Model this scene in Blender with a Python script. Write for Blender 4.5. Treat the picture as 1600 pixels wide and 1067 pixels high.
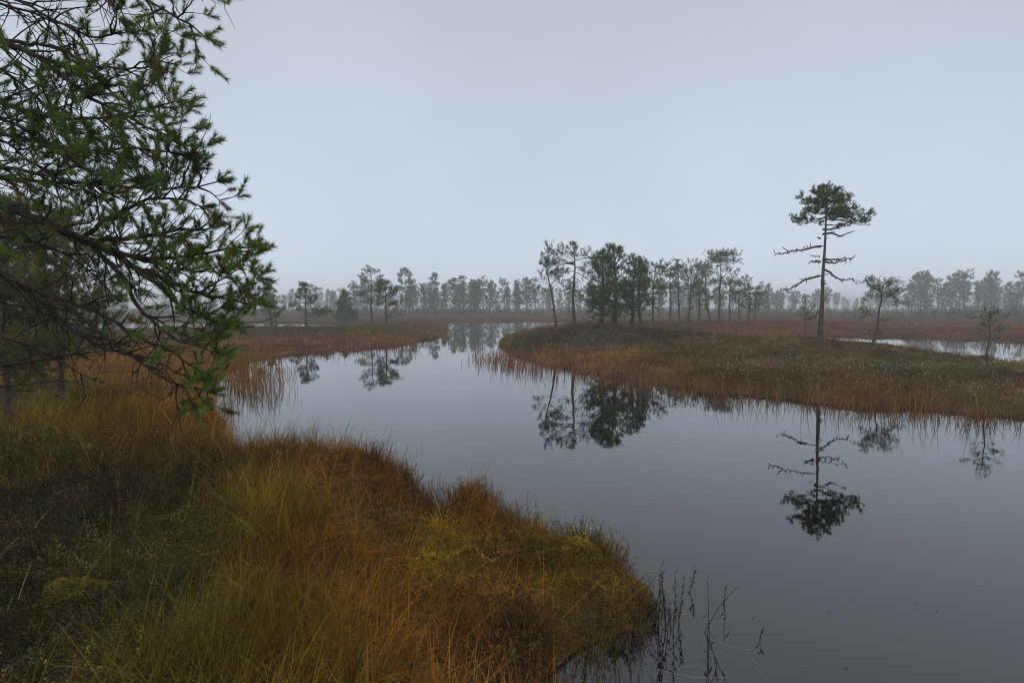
import bpy, math, random
import numpy as np
from mathutils import Vector

for _o in list(bpy.data.objects):
    bpy.data.objects.remove(_o)
S = bpy.context.scene
COL = S.collection
R = math.radians
rng = np.random.default_rng(11)
random.seed(5)

# ------------------------------------------------------------------ camera, sky, sun, exposure
CAM_H, F_PX, HOR = 2.1, 889.0, 480.0
PITCH = math.atan((533.5 - HOR) / F_PX)
cd = bpy.data.cameras.new('camera')
cd.sensor_width = 36.0
cd.lens = 36.0 * F_PX / 1600.0
cd.clip_start, cd.clip_end = 0.05, 4000.0
cam = bpy.data.objects.new('camera', cd)
COL.objects.link(cam)
cam.location = (0, 0, CAM_H)
cam.rotation_euler = (R(90) - PITCH, 0, 0)
S.camera = cam

SUN_EL, SUN_AZ = 58.0, 205.0            # a weak sun behind the overcast, high and behind the viewer
w = bpy.data.worlds.new('World')
S.world = w
w.use_nodes = True
wn, wl = w.node_tree.nodes, w.node_tree.links
wn.clear()
w_out = wn.new('ShaderNodeOutputWorld')
w_bg = wn.new('ShaderNodeBackground')
w_bg.inputs['Strength'].default_value = 0.10
sky = wn.new('ShaderNodeTexSky')
sky.sky_type = 'NISHITA'
sky.sun_disc = False
sky.sun_elevation = R(SUN_EL)
sky.sun_rotation = R(SUN_AZ)
sky.dust_density = 6.0
tc = wn.new('ShaderNodeTexCoord')
sep = wn.new('ShaderNodeSeparateXYZ')
wl.new(tc.outputs['Generated'], sep.inputs[0])
ramp = wn.new('ShaderNodeValToRGB')     # the even grey-blue cloud deck, a little brighter low down
ramp.color_ramp.elements[0].position = 0.0
ramp.color_ramp.elements[0].color = (0.73, 0.82, 0.93, 1)
ramp.color_ramp.elements[1].position = 0.5
ramp.color_ramp.elements[1].color = (0.520, 0.555, 0.62, 1)
e = ramp.color_ramp.elements.new(0.85)
e.color = (0.470, 0.500, 0.560, 1)
e = ramp.color_ramp.elements.new(0.18)
e.color = (0.620, 0.705, 0.81, 1)
wl.new(sep.outputs['Z'], ramp.inputs['Fac'])
cloud = wn.new('ShaderNodeVectorMath')
cloud.operation = 'SCALE'
cloud.inputs['Scale'].default_value = 10.0
wl.new(ramp.outputs['Color'], cloud.inputs[0])
mixs = wn.new('ShaderNodeMix')
mixs.data_type = 'RGBA'
mixs.inputs['Factor'].default_value = 0.93
wl.new(sky.outputs['Color'], mixs.inputs[6])
cn = wn.new('ShaderNodeTexNoise')         # faint unevenness of the cloud
cn.inputs['Scale'].default_value = 2.2
cn.inputs['Detail'].default_value = 4
wl.new(tc.outputs['Generated'], cn.inputs['Vector'])
cm = wn.new('ShaderNodeMapRange')
cm.inputs[1].default_value, cm.inputs[2].default_value, cm.inputs[3].default_value, cm.inputs[4].default_value = .3, .7, 9.45, 10.45
wl.new(cn.outputs['Fac'], cm.inputs[0])
wl.new(cm.outputs[0], cloud.inputs['Scale'])
wl.new(cloud.outputs[0], mixs.inputs[7])
wl.new(mixs.outputs[2], w_bg.inputs['Color'])
wl.new(w_bg.outputs[0], w_out.inputs['Surface'])

sd = bpy.data.lights.new('sun', 'SUN')
sd.energy = 1.1
sd.angle = R(50)
sd.color = (1.0, 0.97, 0.93)
sun = bpy.data.objects.new('sun', sd)
COL.objects.link(sun)
_az = R(SUN_AZ)
sun_dir = Vector((math.sin(_az) * math.cos(R(SUN_EL)), math.cos(_az) * math.cos(R(SUN_EL)), math.sin(R(SUN_EL))))
sun.rotation_euler = (-sun_dir).to_track_quat('-Z', 'Y').to_euler()

S.view_settings.view_transform = 'Standard'
S.view_settings.look = 'None'
S.view_settings.exposure = 0.07
S.view_settings.gamma = 1.0
S.view_settings.use_curve_mapping = False
S.render.engine = 'CYCLES'
S.cycles.use_denoising = True
S.cycles.max_bounces = 6
S.cycles.diffuse_bounces = 2
S.cycles.glossy_bounces = 3
S.cycles.transmission_bounces = 3
S.cycles.volume_bounces = 2
S.cycles.transparent_max_bounces = 8
S.cycles.filter_width = 1.2

HAZE_DENSITY = 0.0024

# ------------------------------------------------------------------ numbers: picture rays to places, noise
_cp, _sp = math.cos(PITCH), math.sin(PITCH)


def ray(px, py):
    u, v = (px - 800.0) / F_PX, (533.5 - py) / F_PX
    return np.array([u, _cp + v * _sp, v * _cp - _sp])


def gp(px, py, z=0.0):
    d = ray(px, py)
    t = (z - CAM_H) / d[2]
    return np.array([d[0] * t, d[1] * t])


def at(px, py, Y):
    d = ray(px, py)
    t = Y / d[1]
    return np.array([d[0] * t, Y, CAM_H + d[2] * t])


def _hash(ix, iy, seed):
    n = (ix.astype(np.int64) * 374761393 + iy.astype(np.int64) * 668265263 + seed * 1442695041) & 0x7fffffff
    n = ((n ^ (n >> 13)) * 1274126177) & 0x7fffffff
    n = n ^ (n >> 16)
    return (n & 0xffff) / 65535.0


def vnoise(x, y, seed=0):
    x0, y0 = np.floor(x), np.floor(y)
    fx, fy = x - x0, y - y0
    fx, fy = fx * fx * (3 - 2 * fx), fy * fy * (3 - 2 * fy)
    a, b = _hash(x0, y0, seed), _hash(x0 + 1, y0, seed)
    c, d = _hash(x0, y0 + 1, seed), _hash(x0 + 1, y0 + 1, seed)
    return (a * (1 - fx) + b * fx) * (1 - fy) + (c * (1 - fx) + d * fx) * fy


def fbm(x, y, seed=0, o=3):
    r, a, t = 0, 1.0, 0
    for k in range(o):
        r = r + a * vnoise(x * 2 ** k, y * 2 ** k, seed + k * 17)
        t += a
        a *= 0.5
    return r / t - 0.5


# ------------------------------------------------------------------ shorelines
near_edge = [(850, 1067, 0), (895, 1020, 0), (988, 985, 0), (1026, 945, .03), (1016, 905, .08), (968, 876, .10), (905, 850, .12), (850, 826, .12), (795, 805, .14),
             (782, 782, .16), (764, 766, .18), (728, 760, .18), (702, 796, .12), (680, 810, .1), (666, 762, .18), (642, 730, .2), (592, 712, .2), (530, 698, .2),
             (470, 692, .2), (420, 697, .15), (392, 712, .1), (372, 705, .05), (352, 692, 0), (341, 665, 0), (335, 630, 0), (338, 603, 0),
             (352, 583, 0), (400, 563, 0), (470, 552, 0), (560, 545, 0), (640, 538, 0), (690, 526, 0), (703, 516, 0), (694, 508, 0),
             (690, 504, 0), (730, 502.6, 0), (800, 502, 0), (860, 502, 0), (930, 502.5, 0), (1000, 504.5, 0), (975, 507.5, 0), (930, 509, 0),
             (870, 512, 0), (815, 517, 0), (788, 528, 0), (780, 541, 0), (800, 555, 0), (830, 564, 0), (880, 575, 0), (940, 586, 0),
             (1000, 596, 0), (1060, 603, 0), (1130, 613, 0), (1200, 621, 0), (1300, 632, 0), (1400, 637, 0), (1500, 644, 0), (1600, 649, 0)]
W1 = [gp(*p) for p in near_edge] + [np.array(p) for p in [(14, 9.6), (25, 8.5), (60, 6), (120, 0), (120, -20), (30, -12), (6, -8), (2.2, -5), (1.3, -1.5), (.9, 0.6), (.45, 2.0), (.2, 2.8)]]
W2 = [gp(*p) for p in [(1195, 527), (1290, 533), (1340, 538), (1420, 546), (1500, 559), (1600, 573), (1750, 592), (1900, 580), (1900, 532),
                       (1750, 531), (1600, 531), (1500, 528), (1420, 524), (1300, 521), (1215, 521)]]
W3 = [gp(*p) for p in [(-300, 518), (130, 518), (260, 516), (400, 515), (520, 514), (545, 508.5), (505, 505), (400, 503.5), (130, 503), (-300, 503)]]


def _sd(x, y, poly):
    P = np.array(poly)
    Q = np.roll(P, -1, 0)
    best = np.full(x.shape, 1e9)
    inside = np.zeros(x.shape, bool)
    for (ax, ay), (bx, by) in zip(P, Q):
        dx, dy = bx - ax, by - ay
        t = np.clip(((x - ax) * dx + (y - ay) * dy) / (dx * dx + dy * dy), 0, 1)
        best = np.minimum(best, (x - ax - t * dx) ** 2 + (y - ay - t * dy) ** 2)
        c = ((ay > y) != (by > y))
        if abs(dy) > 1e-9:
            inside ^= c & (x < (y - ay) * dx / dy + ax)
    d = np.sqrt(best)
    return np.where(inside, -d, d)      # negative over water


def shore(x, y):
    x, y = np.asarray(x, float), np.asarray(y, float)
    d = np.minimum(np.minimum(_sd(x, y, W1), _sd(x, y, W2)), _sd(x, y, W3))
    D = np.hypot(x, y)
    return d + fbm(x * 1.1, y * 1.1, 3) * np.clip(D * .022, .1, 1.2) + fbm(x * .25, y * .25, 31) * np.clip(D - 12, 0, 20) * .03


BUMPS = []                              # (x, y, radius, rise): hummocks and ridges of the bog


def bump(px, py, z, rad, rise, ry=None):
    q = gp(px, py, z)
    BUMPS.append((q[0], q[1], rad, ry or rad, rise))


def bump_w(x, y, rad, rise, ry=None):
    BUMPS.append((x, y, rad, ry or rad, rise))


bump_w(at(940, 500, 29)[0], 29.5, 5.5, .46, 4.5)
bump_w(at(880, 500, 30)[0], 31, 4.0, .30, 4.0)
bump_w(at(1283, 500, 22)[0], 21.6, 3.4, .34, 3.4)
bump_w(at(1100, 500, 24)[0], 25, 5.0, .30, 5.0)
bump_w(at(1420, 500, 18)[0], 17, 3.0, .06, 2.6)
bump_w(at(1547, 500, 14.3)[0], 14.3, 2.6, .20, 1.8)
bump_w(at(1150, 500, 50)[0], 52, 16, .35, 14)
bump_w(-11, 42, 9, .12, 5)
bump(600, 735, .3, .55, .26)
bump(520, 722, .3, .40, .14)
bump(440, 712, .3, .35, .16)
bump(738, 785, .3, .26, .32)
bump(640, 850, .3, .35, .10)
bump(900, 880, .2, .35, .08)
bump(690, 815, .2, .20, -.16)
bump(960, 960, .1, .45, -.17)
bump(850, 1040, .2, .5, -.12)
bump_w(-2.6, 4.6, 1.0, .12)
bump_w(-4.5, 3.6, 1.4, .18)


def ground(x, y, fine=True):
    x, y = np.asarray(x, float), np.asarray(y, float)
    d = shore(x, y)
    D = np.hypot(x, y)
    h = 0.36 + 0.0 * x
    for bx, by, rx, ry, rise in BUMPS:
        h = h + rise * np.exp(-(((x - bx) / rx) ** 2 + ((y - by) / ry) ** 2))
    s = np.clip(D * .07, .22, 1.6)
    land = h * (1 - np.exp(-np.maximum(d, 0) / s)) + fbm(x * .9, y * .9, 7) * np.where(D > 10, .34, .22) * np.clip(d, 0, 1) * np.clip(D / 9, .55, 1)
    if fine:
        land = land + (fbm(x * 3.2, y * 3.2, 9) * .28 + fbm(x * 9, y * 9, 21, 2) * .12) * np.clip(d * 2, 0, 1)
    bed = -(.03 + .75 * (1 - np.exp(np.minimum(d, 0) / .9)))
    return np.where(d > 0, np.maximum(land, .015 + .02 * np.minimum(d, 1)), bed)


# colour and plant cover of the bog, as read off places on the ground: (px, py, z, albedo, grass, heather, moss, blade length)
OLV, YEL, RUS, ORA = (.135, .098, .012), (.190, .125, .012), (.150, .066, .015), (.205, .096, .016)
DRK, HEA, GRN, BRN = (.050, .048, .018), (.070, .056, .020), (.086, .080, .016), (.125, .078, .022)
RUB, HTH = (.195, .102, .042), (.160, .112, .042)
RED, TAN, GRY = (.205, .094, .046), (.165, .100, .048), (.125, .105, .070)
ANCH = [
    (60, 640, .4, GRN, 1, .5, .2, .30), (160, 660, .4, OLV, 1, .2, .1, .40), (250, 640, .4, ORA, 1, .1, .1, .40), (320, 665, .2, ORA, 1, 0, .1, .35),
    (200, 600, .3, ORA, 1, .1, .1, .40), (120, 575, .3, (.25, .115, .02), 1, .1, .1, .36), (300, 590, .3, (.25, .115, .02), 1, 0, 0, .35), (100, 600, .4, OLV, 1, .3, 0, .3),
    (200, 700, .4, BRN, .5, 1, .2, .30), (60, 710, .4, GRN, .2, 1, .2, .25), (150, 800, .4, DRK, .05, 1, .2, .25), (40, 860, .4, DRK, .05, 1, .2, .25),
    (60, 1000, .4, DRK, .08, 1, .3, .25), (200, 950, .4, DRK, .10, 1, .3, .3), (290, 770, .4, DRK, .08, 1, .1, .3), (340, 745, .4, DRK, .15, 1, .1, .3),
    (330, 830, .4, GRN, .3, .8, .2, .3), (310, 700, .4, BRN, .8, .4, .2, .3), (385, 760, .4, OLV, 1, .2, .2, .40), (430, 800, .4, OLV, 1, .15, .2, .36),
    (400, 880, .4, OLV, .9, .3, .2, .36), (430, 960, .4, OLV, 1, .2, .2, .42), (320, 1000, .4, GRN, .8, .5, .2, .45), (490, 870, .4, ORA, .7, .0, .5, .32),
    (560, 735, .5, RUS, .6, .4, .8, .20), (470, 725, .5, RUS, .7, .25, .6, .22), (620, 770, .5, RUS, .5, .5, .8, .20), (600, 800, .4, BRN, .35, .5, 1, .2),
    (740, 790, .45, RUS, .8, .6, .6, .20), (690, 850, .4, YEL, .5, .3, 1, .18), (600, 880, .4, ORA, .5, .3, 1, .2), (620, 940, .4, ORA, .5, .3, 1, .22),
    (850, 860, .35, OLV, .6, .3, 1, .15), (800, 900, .35, ORA, .55, .35, 1, .2), (900, 890, .3, YEL, .6, .4, 1, .15), (940, 925, .25, BRN, .6, .8, .8, .18),
    (820, 960, .35, RUS, .55, .4, 1, .2), (700, 1000, .35, RUS, .5, .3, 1, .22), (780, 1050, .3, RUS, .5, .35, 1, .22), (900, 990, .15, BRN, .4, .3, .7, .25),
    (560, 1010, .4, ORA, .8, .15, .5, .36), (640, 1060, .4, ORA, .45, .1, .9, .28), (480, 1060, .4, OLV, 1, .15, .3, .42),
    (430, 545, .1, RED, 1, 0, 0, .35), (600, 535, .1, RED, 1, 0, 0, .35), (680, 520, .1, RED, 1, 0, 0, .30), (350, 560, .2, ORA, 1, 0, 0, .35),
    (480, 519, .3, HEA, .4, 1, 0, .25), (600, 517, .3, OLV, .7, .5, 0, .25), (420, 524, .3, BRN, .8, .4, 0, .25), (250, 530, .3, BRN, 1, .3, 0, .3),
    (650, 500, .3, TAN, 1, .2, 0, .3), (750, 497, .3, TAN, 1, .1, 0, .3), (850, 497, .3, RED, 1, .1, 0, .3), (300, 495, .3, TAN, 1, .3, 0, .3),
    (840, 560, .1, RUB, 1, 0, 0, .38), (900, 568, .1, RED, 1, 0, 0, .38), (960, 556, .35, (.29, .160, .035), 1, 0, 0, .30), (1000, 580, .1, RUB, 1, .1, 0, .35),
    (1100, 590, .2, BRN, 1, .2, 0, .35), (1100, 608, .1, RUB, 1, .1, 0, .35), (1200, 605, .2, BRN, 1, .2, 0, .35), (1300, 622, .1, RUB, 1, .1, 0, .35), (1400, 625, .1, RUB, 1, .1, 0, .35),
    (1550, 640, .1, RUB, 1, .1, 0, .35), (1450, 600, .4, BRN, .9, .3, 0, .35), (800, 535, .2, OLV, 1, .2, 0, .3),
    (860, 525, .7, HEA, .4, 1, .3, .25), (940, 525, .8, GRY, .2, 1, .2, .22), (1020, 525, .8, HEA, .3, 1, .2, .22), (1020, 550, .6, BRN, .7, .6, 0, .28),
    (1100, 535, .7, HTH, .5, 1, .2, .22), (1180, 555, .6, HTH, .4, 1, .3, .22), (1280, 550, .7, HTH, .3, 1, .3, .22), (1350, 565, .7, BRN, .3, 1, .3, .22), (1420, 562, .7, (.125, .120, .036), .3, 1, .4, .22),
    (1500, 580, .7, HTH, .4, 1, .3, .25), (1580, 600, .6, HTH, .6, .8, .3, .25), (1250, 590, .5, BRN, .7, .6, 0, .3),
    (1150, 515, .5, RED, 1, .2, 0, .28), (1050, 510, .6, BRN, .6, .7, 0, .25), (1250, 508, .3, RED, 1, .1, 0, .28), (1400, 508, .3, RED, 1, .1, 0, .28), (1550, 512, .3, RED, 1, .1, 0, .28),
    (1150, 497, .3, BRN, .8, .5, 0, .25), (1350, 495, .3, BRN, .8, .4, 0, .25), (1550, 495, .3, BRN, .8, .4, 0, .25), (1000, 496, .3, TAN, 1, .2, 0, .28)]
_AX = []
for px_, py_, z_, *_r in ANCH:
    q_ = gp(px_, py_, z_)
    _AX.append((math.atan2(q_[0], q_[1]) * 2.2, math.log(math.hypot(*q_)) * 1.6))
_AX = np.array(_AX)
_AV = np.array([[*a[3], *a[4:8]] for a in ANCH])


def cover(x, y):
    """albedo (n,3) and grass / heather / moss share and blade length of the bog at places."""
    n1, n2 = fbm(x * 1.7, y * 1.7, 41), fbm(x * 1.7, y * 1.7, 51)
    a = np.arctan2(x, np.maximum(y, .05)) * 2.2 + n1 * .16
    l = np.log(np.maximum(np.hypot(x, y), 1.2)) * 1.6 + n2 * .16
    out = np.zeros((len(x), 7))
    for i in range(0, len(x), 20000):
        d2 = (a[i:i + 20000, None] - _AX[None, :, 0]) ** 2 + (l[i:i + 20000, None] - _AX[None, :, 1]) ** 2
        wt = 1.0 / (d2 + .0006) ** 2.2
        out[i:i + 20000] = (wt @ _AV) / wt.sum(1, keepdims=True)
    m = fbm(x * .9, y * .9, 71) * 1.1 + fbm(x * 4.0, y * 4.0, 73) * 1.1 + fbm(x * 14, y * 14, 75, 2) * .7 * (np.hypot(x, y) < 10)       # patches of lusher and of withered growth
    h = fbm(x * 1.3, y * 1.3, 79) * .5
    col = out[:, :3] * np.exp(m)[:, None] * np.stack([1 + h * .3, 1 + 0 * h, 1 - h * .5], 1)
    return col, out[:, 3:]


# ------------------------------------------------------------------ materials
def nodes(name):
    m = bpy.data.materials.new(name)
    m.use_nodes = True
    n, l = m.node_tree.nodes, m.node_tree.links
    return m, n, l, n['Principled BSDF']


def plant_mat(name, trans=.25, rough=.85, spec=.03):
    m, n, l, b = nodes(name)
    a = n.new('ShaderNodeAttribute')
    a.attribute_name = 'col'
    l.new(a.outputs['Color'], b.inputs['Base Color'])
    b.inputs['Roughness'].default_value = rough
    b.inputs['Specular IOR Level'].default_value = spec
    if trans:
        t = n.new('ShaderNodeBsdfTranslucent')
        l.new(a.outputs['Color'], t.inputs['Color'])
        mx = n.new('ShaderNodeMixShader')
        mx.inputs[0].default_value = trans
        l.new(b.outputs[0], mx.inputs[1])
        l.new(t.outputs[0], mx.inputs[2])
        l.new(mx.outputs[0], n['Material Output'].inputs['Surface'])
    return m


def bark_mat(name, c1, c2, scale):
    m, n, l, b = nodes(name)
    t = n.new('ShaderNodeTexCoord')
    mp = n.new('ShaderNodeMapping')
    mp.inputs['Scale'].default_value = (scale, scale, scale * .3)
    l.new(t.outputs['Object'], mp.inputs[0])
    no = n.new('ShaderNodeTexNoise')
    no.inputs['Scale'].default_value = 1.0
    no.inputs['Detail'].default_value = 5
    no.inputs['Roughness'].default_value = .65
    l.new(mp.outputs[0], no.inputs['Vector'])
    r = n.new('ShaderNodeValToRGB')
    r.color_ramp.elements[0].position = .35
    r.color_ramp.elements[0].color = (*c1, 1)
    r.color_ramp.elements[1].position = .68
    r.color_ramp.elements[1].color = (*c2, 1)
    l.new(no.outputs['Fac'], r.inputs['Fac'])
    l.new(r.outputs['Color'], b.inputs['Base Color'])
    b.inputs['Roughness'].default_value = .9
    b.inputs['Specular IOR Level'].default_value = .15
    bp = n.new('ShaderNodeBump')
    bp.inputs['Strength'].default_value = .7
    bp.inputs['Distance'].default_value = .02
    l.new(no.outputs['Fac'], bp.inputs['Height'])
    l.new(bp.outputs[0], b.inputs['Normal'])
    return m


M_GRASS = plant_mat('grass_blades', .30, .9, .0)
M_HEATH = plant_mat('heather_leaves', .15)
M_MOSS = plant_mat('moss', .2, .9, .1)
M_NEEDLE = plant_mat('pine_needles', .35, .7, .05)
M_WOOL = plant_mat('white_flecks', .3, .9, .1)
M_BARK = bark_mat('pine_bark', (.030, .023, .018), (.150, .125, .105), 22)
M_TWIG = bark_mat('dark_wet_bark', (.012, .009, .007), (.060, .048, .038), 40)
M_GREYWOOD = bark_mat('grey_dead_wood', (.045, .042, .038), (.16, .15, .14), 20)
M_STRAW = plant_mat('pale_straw', .2, .5, .4)

M_GROUND, n, l, b = nodes('peat_and_moss')
a = n.new('ShaderNodeAttribute')
a.attribute_name = 'col'
t = n.new('ShaderNodeTexCoord')
no = n.new('ShaderNodeTexNoise')
no.inputs['Scale'].default_value = 9
no.inputs['Detail'].default_value = 9
no.inputs['Roughness'].default_value = .7
l.new(t.outputs['Object'], no.inputs['Vector'])
r = n.new('ShaderNodeMapRange')
r.inputs[1].default_value, r.inputs[2].default_value, r.inputs[3].default_value, r.inputs[4].default_value = .3, .7, .45, 1.45
l.new(no.outputs['Fac'], r.inputs[0])
vm = n.new('ShaderNodeVectorMath')
vm.operation = 'SCALE'
l.new(a.outputs['Color'], vm.inputs[0])
l.new(r.outputs[0], vm.inputs['Scale'])
l.new(vm.outputs[0], b.inputs['Base Color'])
b.inputs['Roughness'].default_value = .95
b.inputs['Specular IOR Level'].default_value = .1
no2 = n.new('ShaderNodeTexNoise')
no2.inputs['Scale'].default_value = 45
no2.inputs['Detail'].default_value = 6
l.new(t.outputs['Object'], no2.inputs['Vector'])
bp = n.new('ShaderNodeBump')
bp.inputs['Strength'].default_value = .9
bp.inputs['Distance'].default_value = .04
l.new(no2.outputs['Fac'], bp.inputs['Height'])
l.new(bp.outputs[0], b.inputs['Normal'])

M_WATER, n, l, b = nodes('still_bog_water')
n.remove(b)
fr = n.new('ShaderNodeFresnel')
fr.inputs['IOR'].default_value = 1.88
tr = n.new('ShaderNodeBsdfTransparent')
tr.inputs['Color'].default_value = (.42, .33, .20, 1)
gl = n.new('ShaderNodeBsdfGlossy')
gl.inputs['Roughness'].default_value = .012
gl.inputs['Color'].default_value = (1, 1, 1, 1)
t = n.new('ShaderNodeTexCoord')
no = n.new('ShaderNodeTexNoise')
no.inputs['Scale'].default_value = 1.6
no.inputs['Detail'].default_value = 3
l.new(t.outputs['Object'], no.inputs['Vector'])
bp = n.new('ShaderNodeBump')
bp.inputs['Strength'].default_value = .028
bp.inputs['Distance'].default_value = .05
l.new(no.outputs['Fac'], bp.inputs['Height'])
mx = n.new('ShaderNodeMixShader')
l.new(fr.outputs[0], mx.inputs[0])
l.new(tr.outputs[0], mx.inputs[1])
l.new(gl.outputs[0], mx.inputs[2])
l.new(bp.outputs[0], gl.inputs['Normal'])
l.new(mx.outputs[0], n['Material Output'].inputs['Surface'])


# ------------------------------------------------------------------ mesh and object helpers
def tri_mesh(name, V, T, colors=None, smooth=False):
    V, T = np.asarray(V, np.float32), np.asarray(T, np.int32)
    k = T.shape[1]
    me = bpy.data.meshes.new(name)
    me.vertices.add(len(V))
    me.vertices.foreach_set('co', V.ravel())
    me.loops.add(T.size)
    me.loops.foreach_set('vertex_index', T.ravel())
    me.polygons.add(len(T))
    me.polygons.foreach_set('loop_start', np.arange(0, T.size, k, dtype=np.int32))
    if smooth:
        me.polygons.foreach_set('use_smooth', np.ones(len(T), bool))
    if colors is not None:
        c = np.ones((len(V), 4), np.float32)
        c[:, :3] = np.clip(colors, .002, .95)
        at_ = me.color_attributes.new('col', 'FLOAT_COLOR', 'POINT')
        at_.data.foreach_set('color', c.ravel())
    me.update(calc_edges=True)
    return me


def link(name, me, mat=None, parent=None, **props):
    o = bpy.data.objects.new(name, me)
    COL.objects.link(o)
    if mat is not None and me is not None and len(me.materials) == 0:
        me.materials.append(mat)
    if parent is not None:
        o.parent = parent
    for k, v in props.items():
        if v:
            o[k] = v
    return o


def thing(name, loc, label, category, group=None, rz=0.0):
    o = link(name, None, None, None, label=label, category=category, group=group)
    o.location = loc
    o.rotation_euler.z = rz
    return o


class Tubes:
    def __init__(self):
        self.V, self.T, self.n = [], [], 0

    def add(self, pts, r, sides=6):
        pts = np.asarray(pts, float)
        k = len(pts)
        r = np.asarray(r, float) if np.ndim(r) else np.full(k, float(r))
        tan = np.gradient(pts, axis=0)
        tan /= np.linalg.norm(tan, axis=1, keepdims=True) + 1e-9
        ref = np.where(np.abs(tan[:, 2:3]) > .8, np.array([[1., 0, 0]]), np.array([[0, 0, 1.]]))
        if abs(tan[0, 2]) > .6:
            ref = np.tile([[1., 0, 0]], (k, 1))
        else:
            ref = np.tile([[0, 0, 1.]], (k, 1))
        u = np.cross(tan, ref)
        u /= np.linalg.norm(u, axis=1, keepdims=True) + 1e-9
        v = np.cross(tan, u)
        an = np.linspace(0, 2 * np.pi, sides, endpoint=False)
        ring = pts[:, None] + r[:, None, None] * (np.cos(an)[None, :, None] * u[:, None] + np.sin(an)[None, :, None] * v[:, None])
        self.V.append(ring.reshape(-1, 3))
        i = np.arange(k - 1)[:, None] * sides
        j = np.arange(sides)[None, :]
        j2 = (j + 1) % sides
        a, b_, c, d = (i + j).ravel(), (i + j2).ravel(), (i + sides + j2).ravel(), (i + sides + j).ravel()
        T = np.concatenate([np.stack([a, b_, c], 1), np.stack([a, c, d], 1)])
        cap = [[(k - 1) * sides, (k - 1) * sides + q, (k - 1) * sides + q + 1] for q in range(1, sides - 1)]
        self.T.append(np.concatenate([T, np.array(cap)]) + self.n)
        self.n += k * sides

    def mesh(self, name):
        return tri_mesh(name, np.concatenate(self.V), np.concatenate(self.T), smooth=True)


def unit(v):
    v = np.asarray(v, float)
    return v / (np.linalg.norm(v, axis=-1, keepdims=True) + 1e-9)


class Tufts:
    """shoots that carry needles; every needle is one thin triangle."""

    def __init__(self):
        self.p, self.d, self.s, self.c = [], [], [], []

    def add(self, p, d, size=1.0, col=(.03, .05, .02)):
        self.p.append(np.array(p, float)); self.d.append(np.array(d, float)); self.s.append(size); self.c.append(col)

    def mesh(self, name, rg, n, shoot, length, width, spread=.8, jit=.35):
        p, d, s, c = np.array(self.p), unit(np.array(self.d)), np.array(self.s), np.array(self.c)
        N = len(p)
        p, d, s, c = (np.repeat(q, n, 0) for q in (p, d, s, c))
        k = len(p)
        side = unit(rg.normal(size=(k, 3)))
        side = unit(side - (side * d).sum(1, keepdims=True) * d)
        tt = rg.random((k, 1)) ** .8
        base = p + d * (shoot * s[:, None]) * tt
        nd = unit(d * (.45 + .5 * tt + rg.normal(size=(k, 1)) * .2) + side * spread)
        ln = length * s[:, None] * (.7 + .6 * rg.random((k, 1)))
        wv = unit(np.cross(nd, rg.normal(size=(k, 3)))) * width * s[:, None] * .5
        V = np.empty((k, 3, 3))
        V[:, 0], V[:, 1], V[:, 2] = base - wv, base + wv, base + nd * ln
        cc = c * (1 + rg.normal(size=(k, 1)) * jit * .5).clip(.4, 1.8)
        return tri_mesh(name, V.reshape(-1, 3), np.arange(k * 3).reshape(-1, 3), np.repeat(cc, 3, 0))


def curve(p0, d0, L, n, rg, wig=.15, up=0.0):
    """a wandering twig of n points from p0 along d0."""
    pts = [np.array(p0, float)]
    d = unit(d0)
    for i in range(n - 1):
        d = unit(d + rg.normal(size=3) * wig + np.array([0, 0, up]))
        pts.append(pts[-1] + d * L / (n - 1))
    return np.array(pts), d


def resample(P, n):
    P = np.asarray(P, float)
    s = np.r_[0, np.cumsum(np.linalg.norm(np.diff(P, axis=0), axis=1))]
    q = np.linspace(0, s[-1], n)
    # smooth the corners a little
    out = np.stack([np.interp(q, s, P[:, k]) for k in range(3)], 1)
    for _ in range(2):
        out[1:-1] = out[1:-1] * .5 + (out[:-2] + out[2:]) * .25
    return out, s[-1]


GREENS = np.array([(.102, .148, .058), (.122, .160, .062), (.088, .130, .058), (.138, .158, .060), (.106, .152, .070)])


# ------------------------------------------------------------------ the setting: ground, water
def axis(marks):
    out = []
    for (a_, b_, st) in marks:
        out.append(np.arange(a_, b_ - st * .4, st))
    return np.concatenate(out + [[marks[-1][1]]])


_half = [(0, 5, .095), (5, 15, .22), (15, 40, .45), (40, 100, 2.0), (100, 620, 20)]
xs = axis(_half)
xs = np.concatenate([-xs[:0:-1], xs])
ys = np.concatenate([-axis([(1, 10, 1), (10, 620, 30)])[::-1], axis([(0, 1, .3), (1, 8, .095), (8, 30, .22), (30, 60, .5), (60, 130, 1.5), (130, 620, 15)])])
GX, GY = np.meshgrid(xs, ys)
gx, gy = GX.ravel(), GY.ravel()
gz = ground(gx, gy)
gcol, gk = cover(gx, gy)
gd = shore(gx, gy)
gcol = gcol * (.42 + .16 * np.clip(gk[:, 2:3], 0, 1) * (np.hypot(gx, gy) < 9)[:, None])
peat = np.array([.010, .0075, .004])
_bedgreen = np.array([.045, .062, .022])
wet = np.clip(-gd / .25, 0, 1)[:, None]
deep = np.clip(-gd / .55, 0, 1)[:, None]
gcol = gcol * (1 - wet) + (_bedgreen * (1 - deep) + peat * deep) * wet
nx, ny = len(xs), len(ys)
ii = (np.arange(ny - 1)[:, None] * nx + np.arange(nx - 1)[None]).ravel()
quads = np.stack([ii, ii + 1, ii + nx + 1, ii + nx], 1)
link('ground', tri_mesh('ground', np.stack([gx, gy, gz], 1), quads, gcol, True), M_GROUND, kind='structure')

wv_ = np.array([(-618, -618, 0), (618, -618, 0), (618, 618, 0), (-618, 618, 0)])
link('lake_water', tri_mesh('lake_water', wv_, np.array([[0, 1, 2, 3]])), M_WATER, kind='structure')


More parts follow.
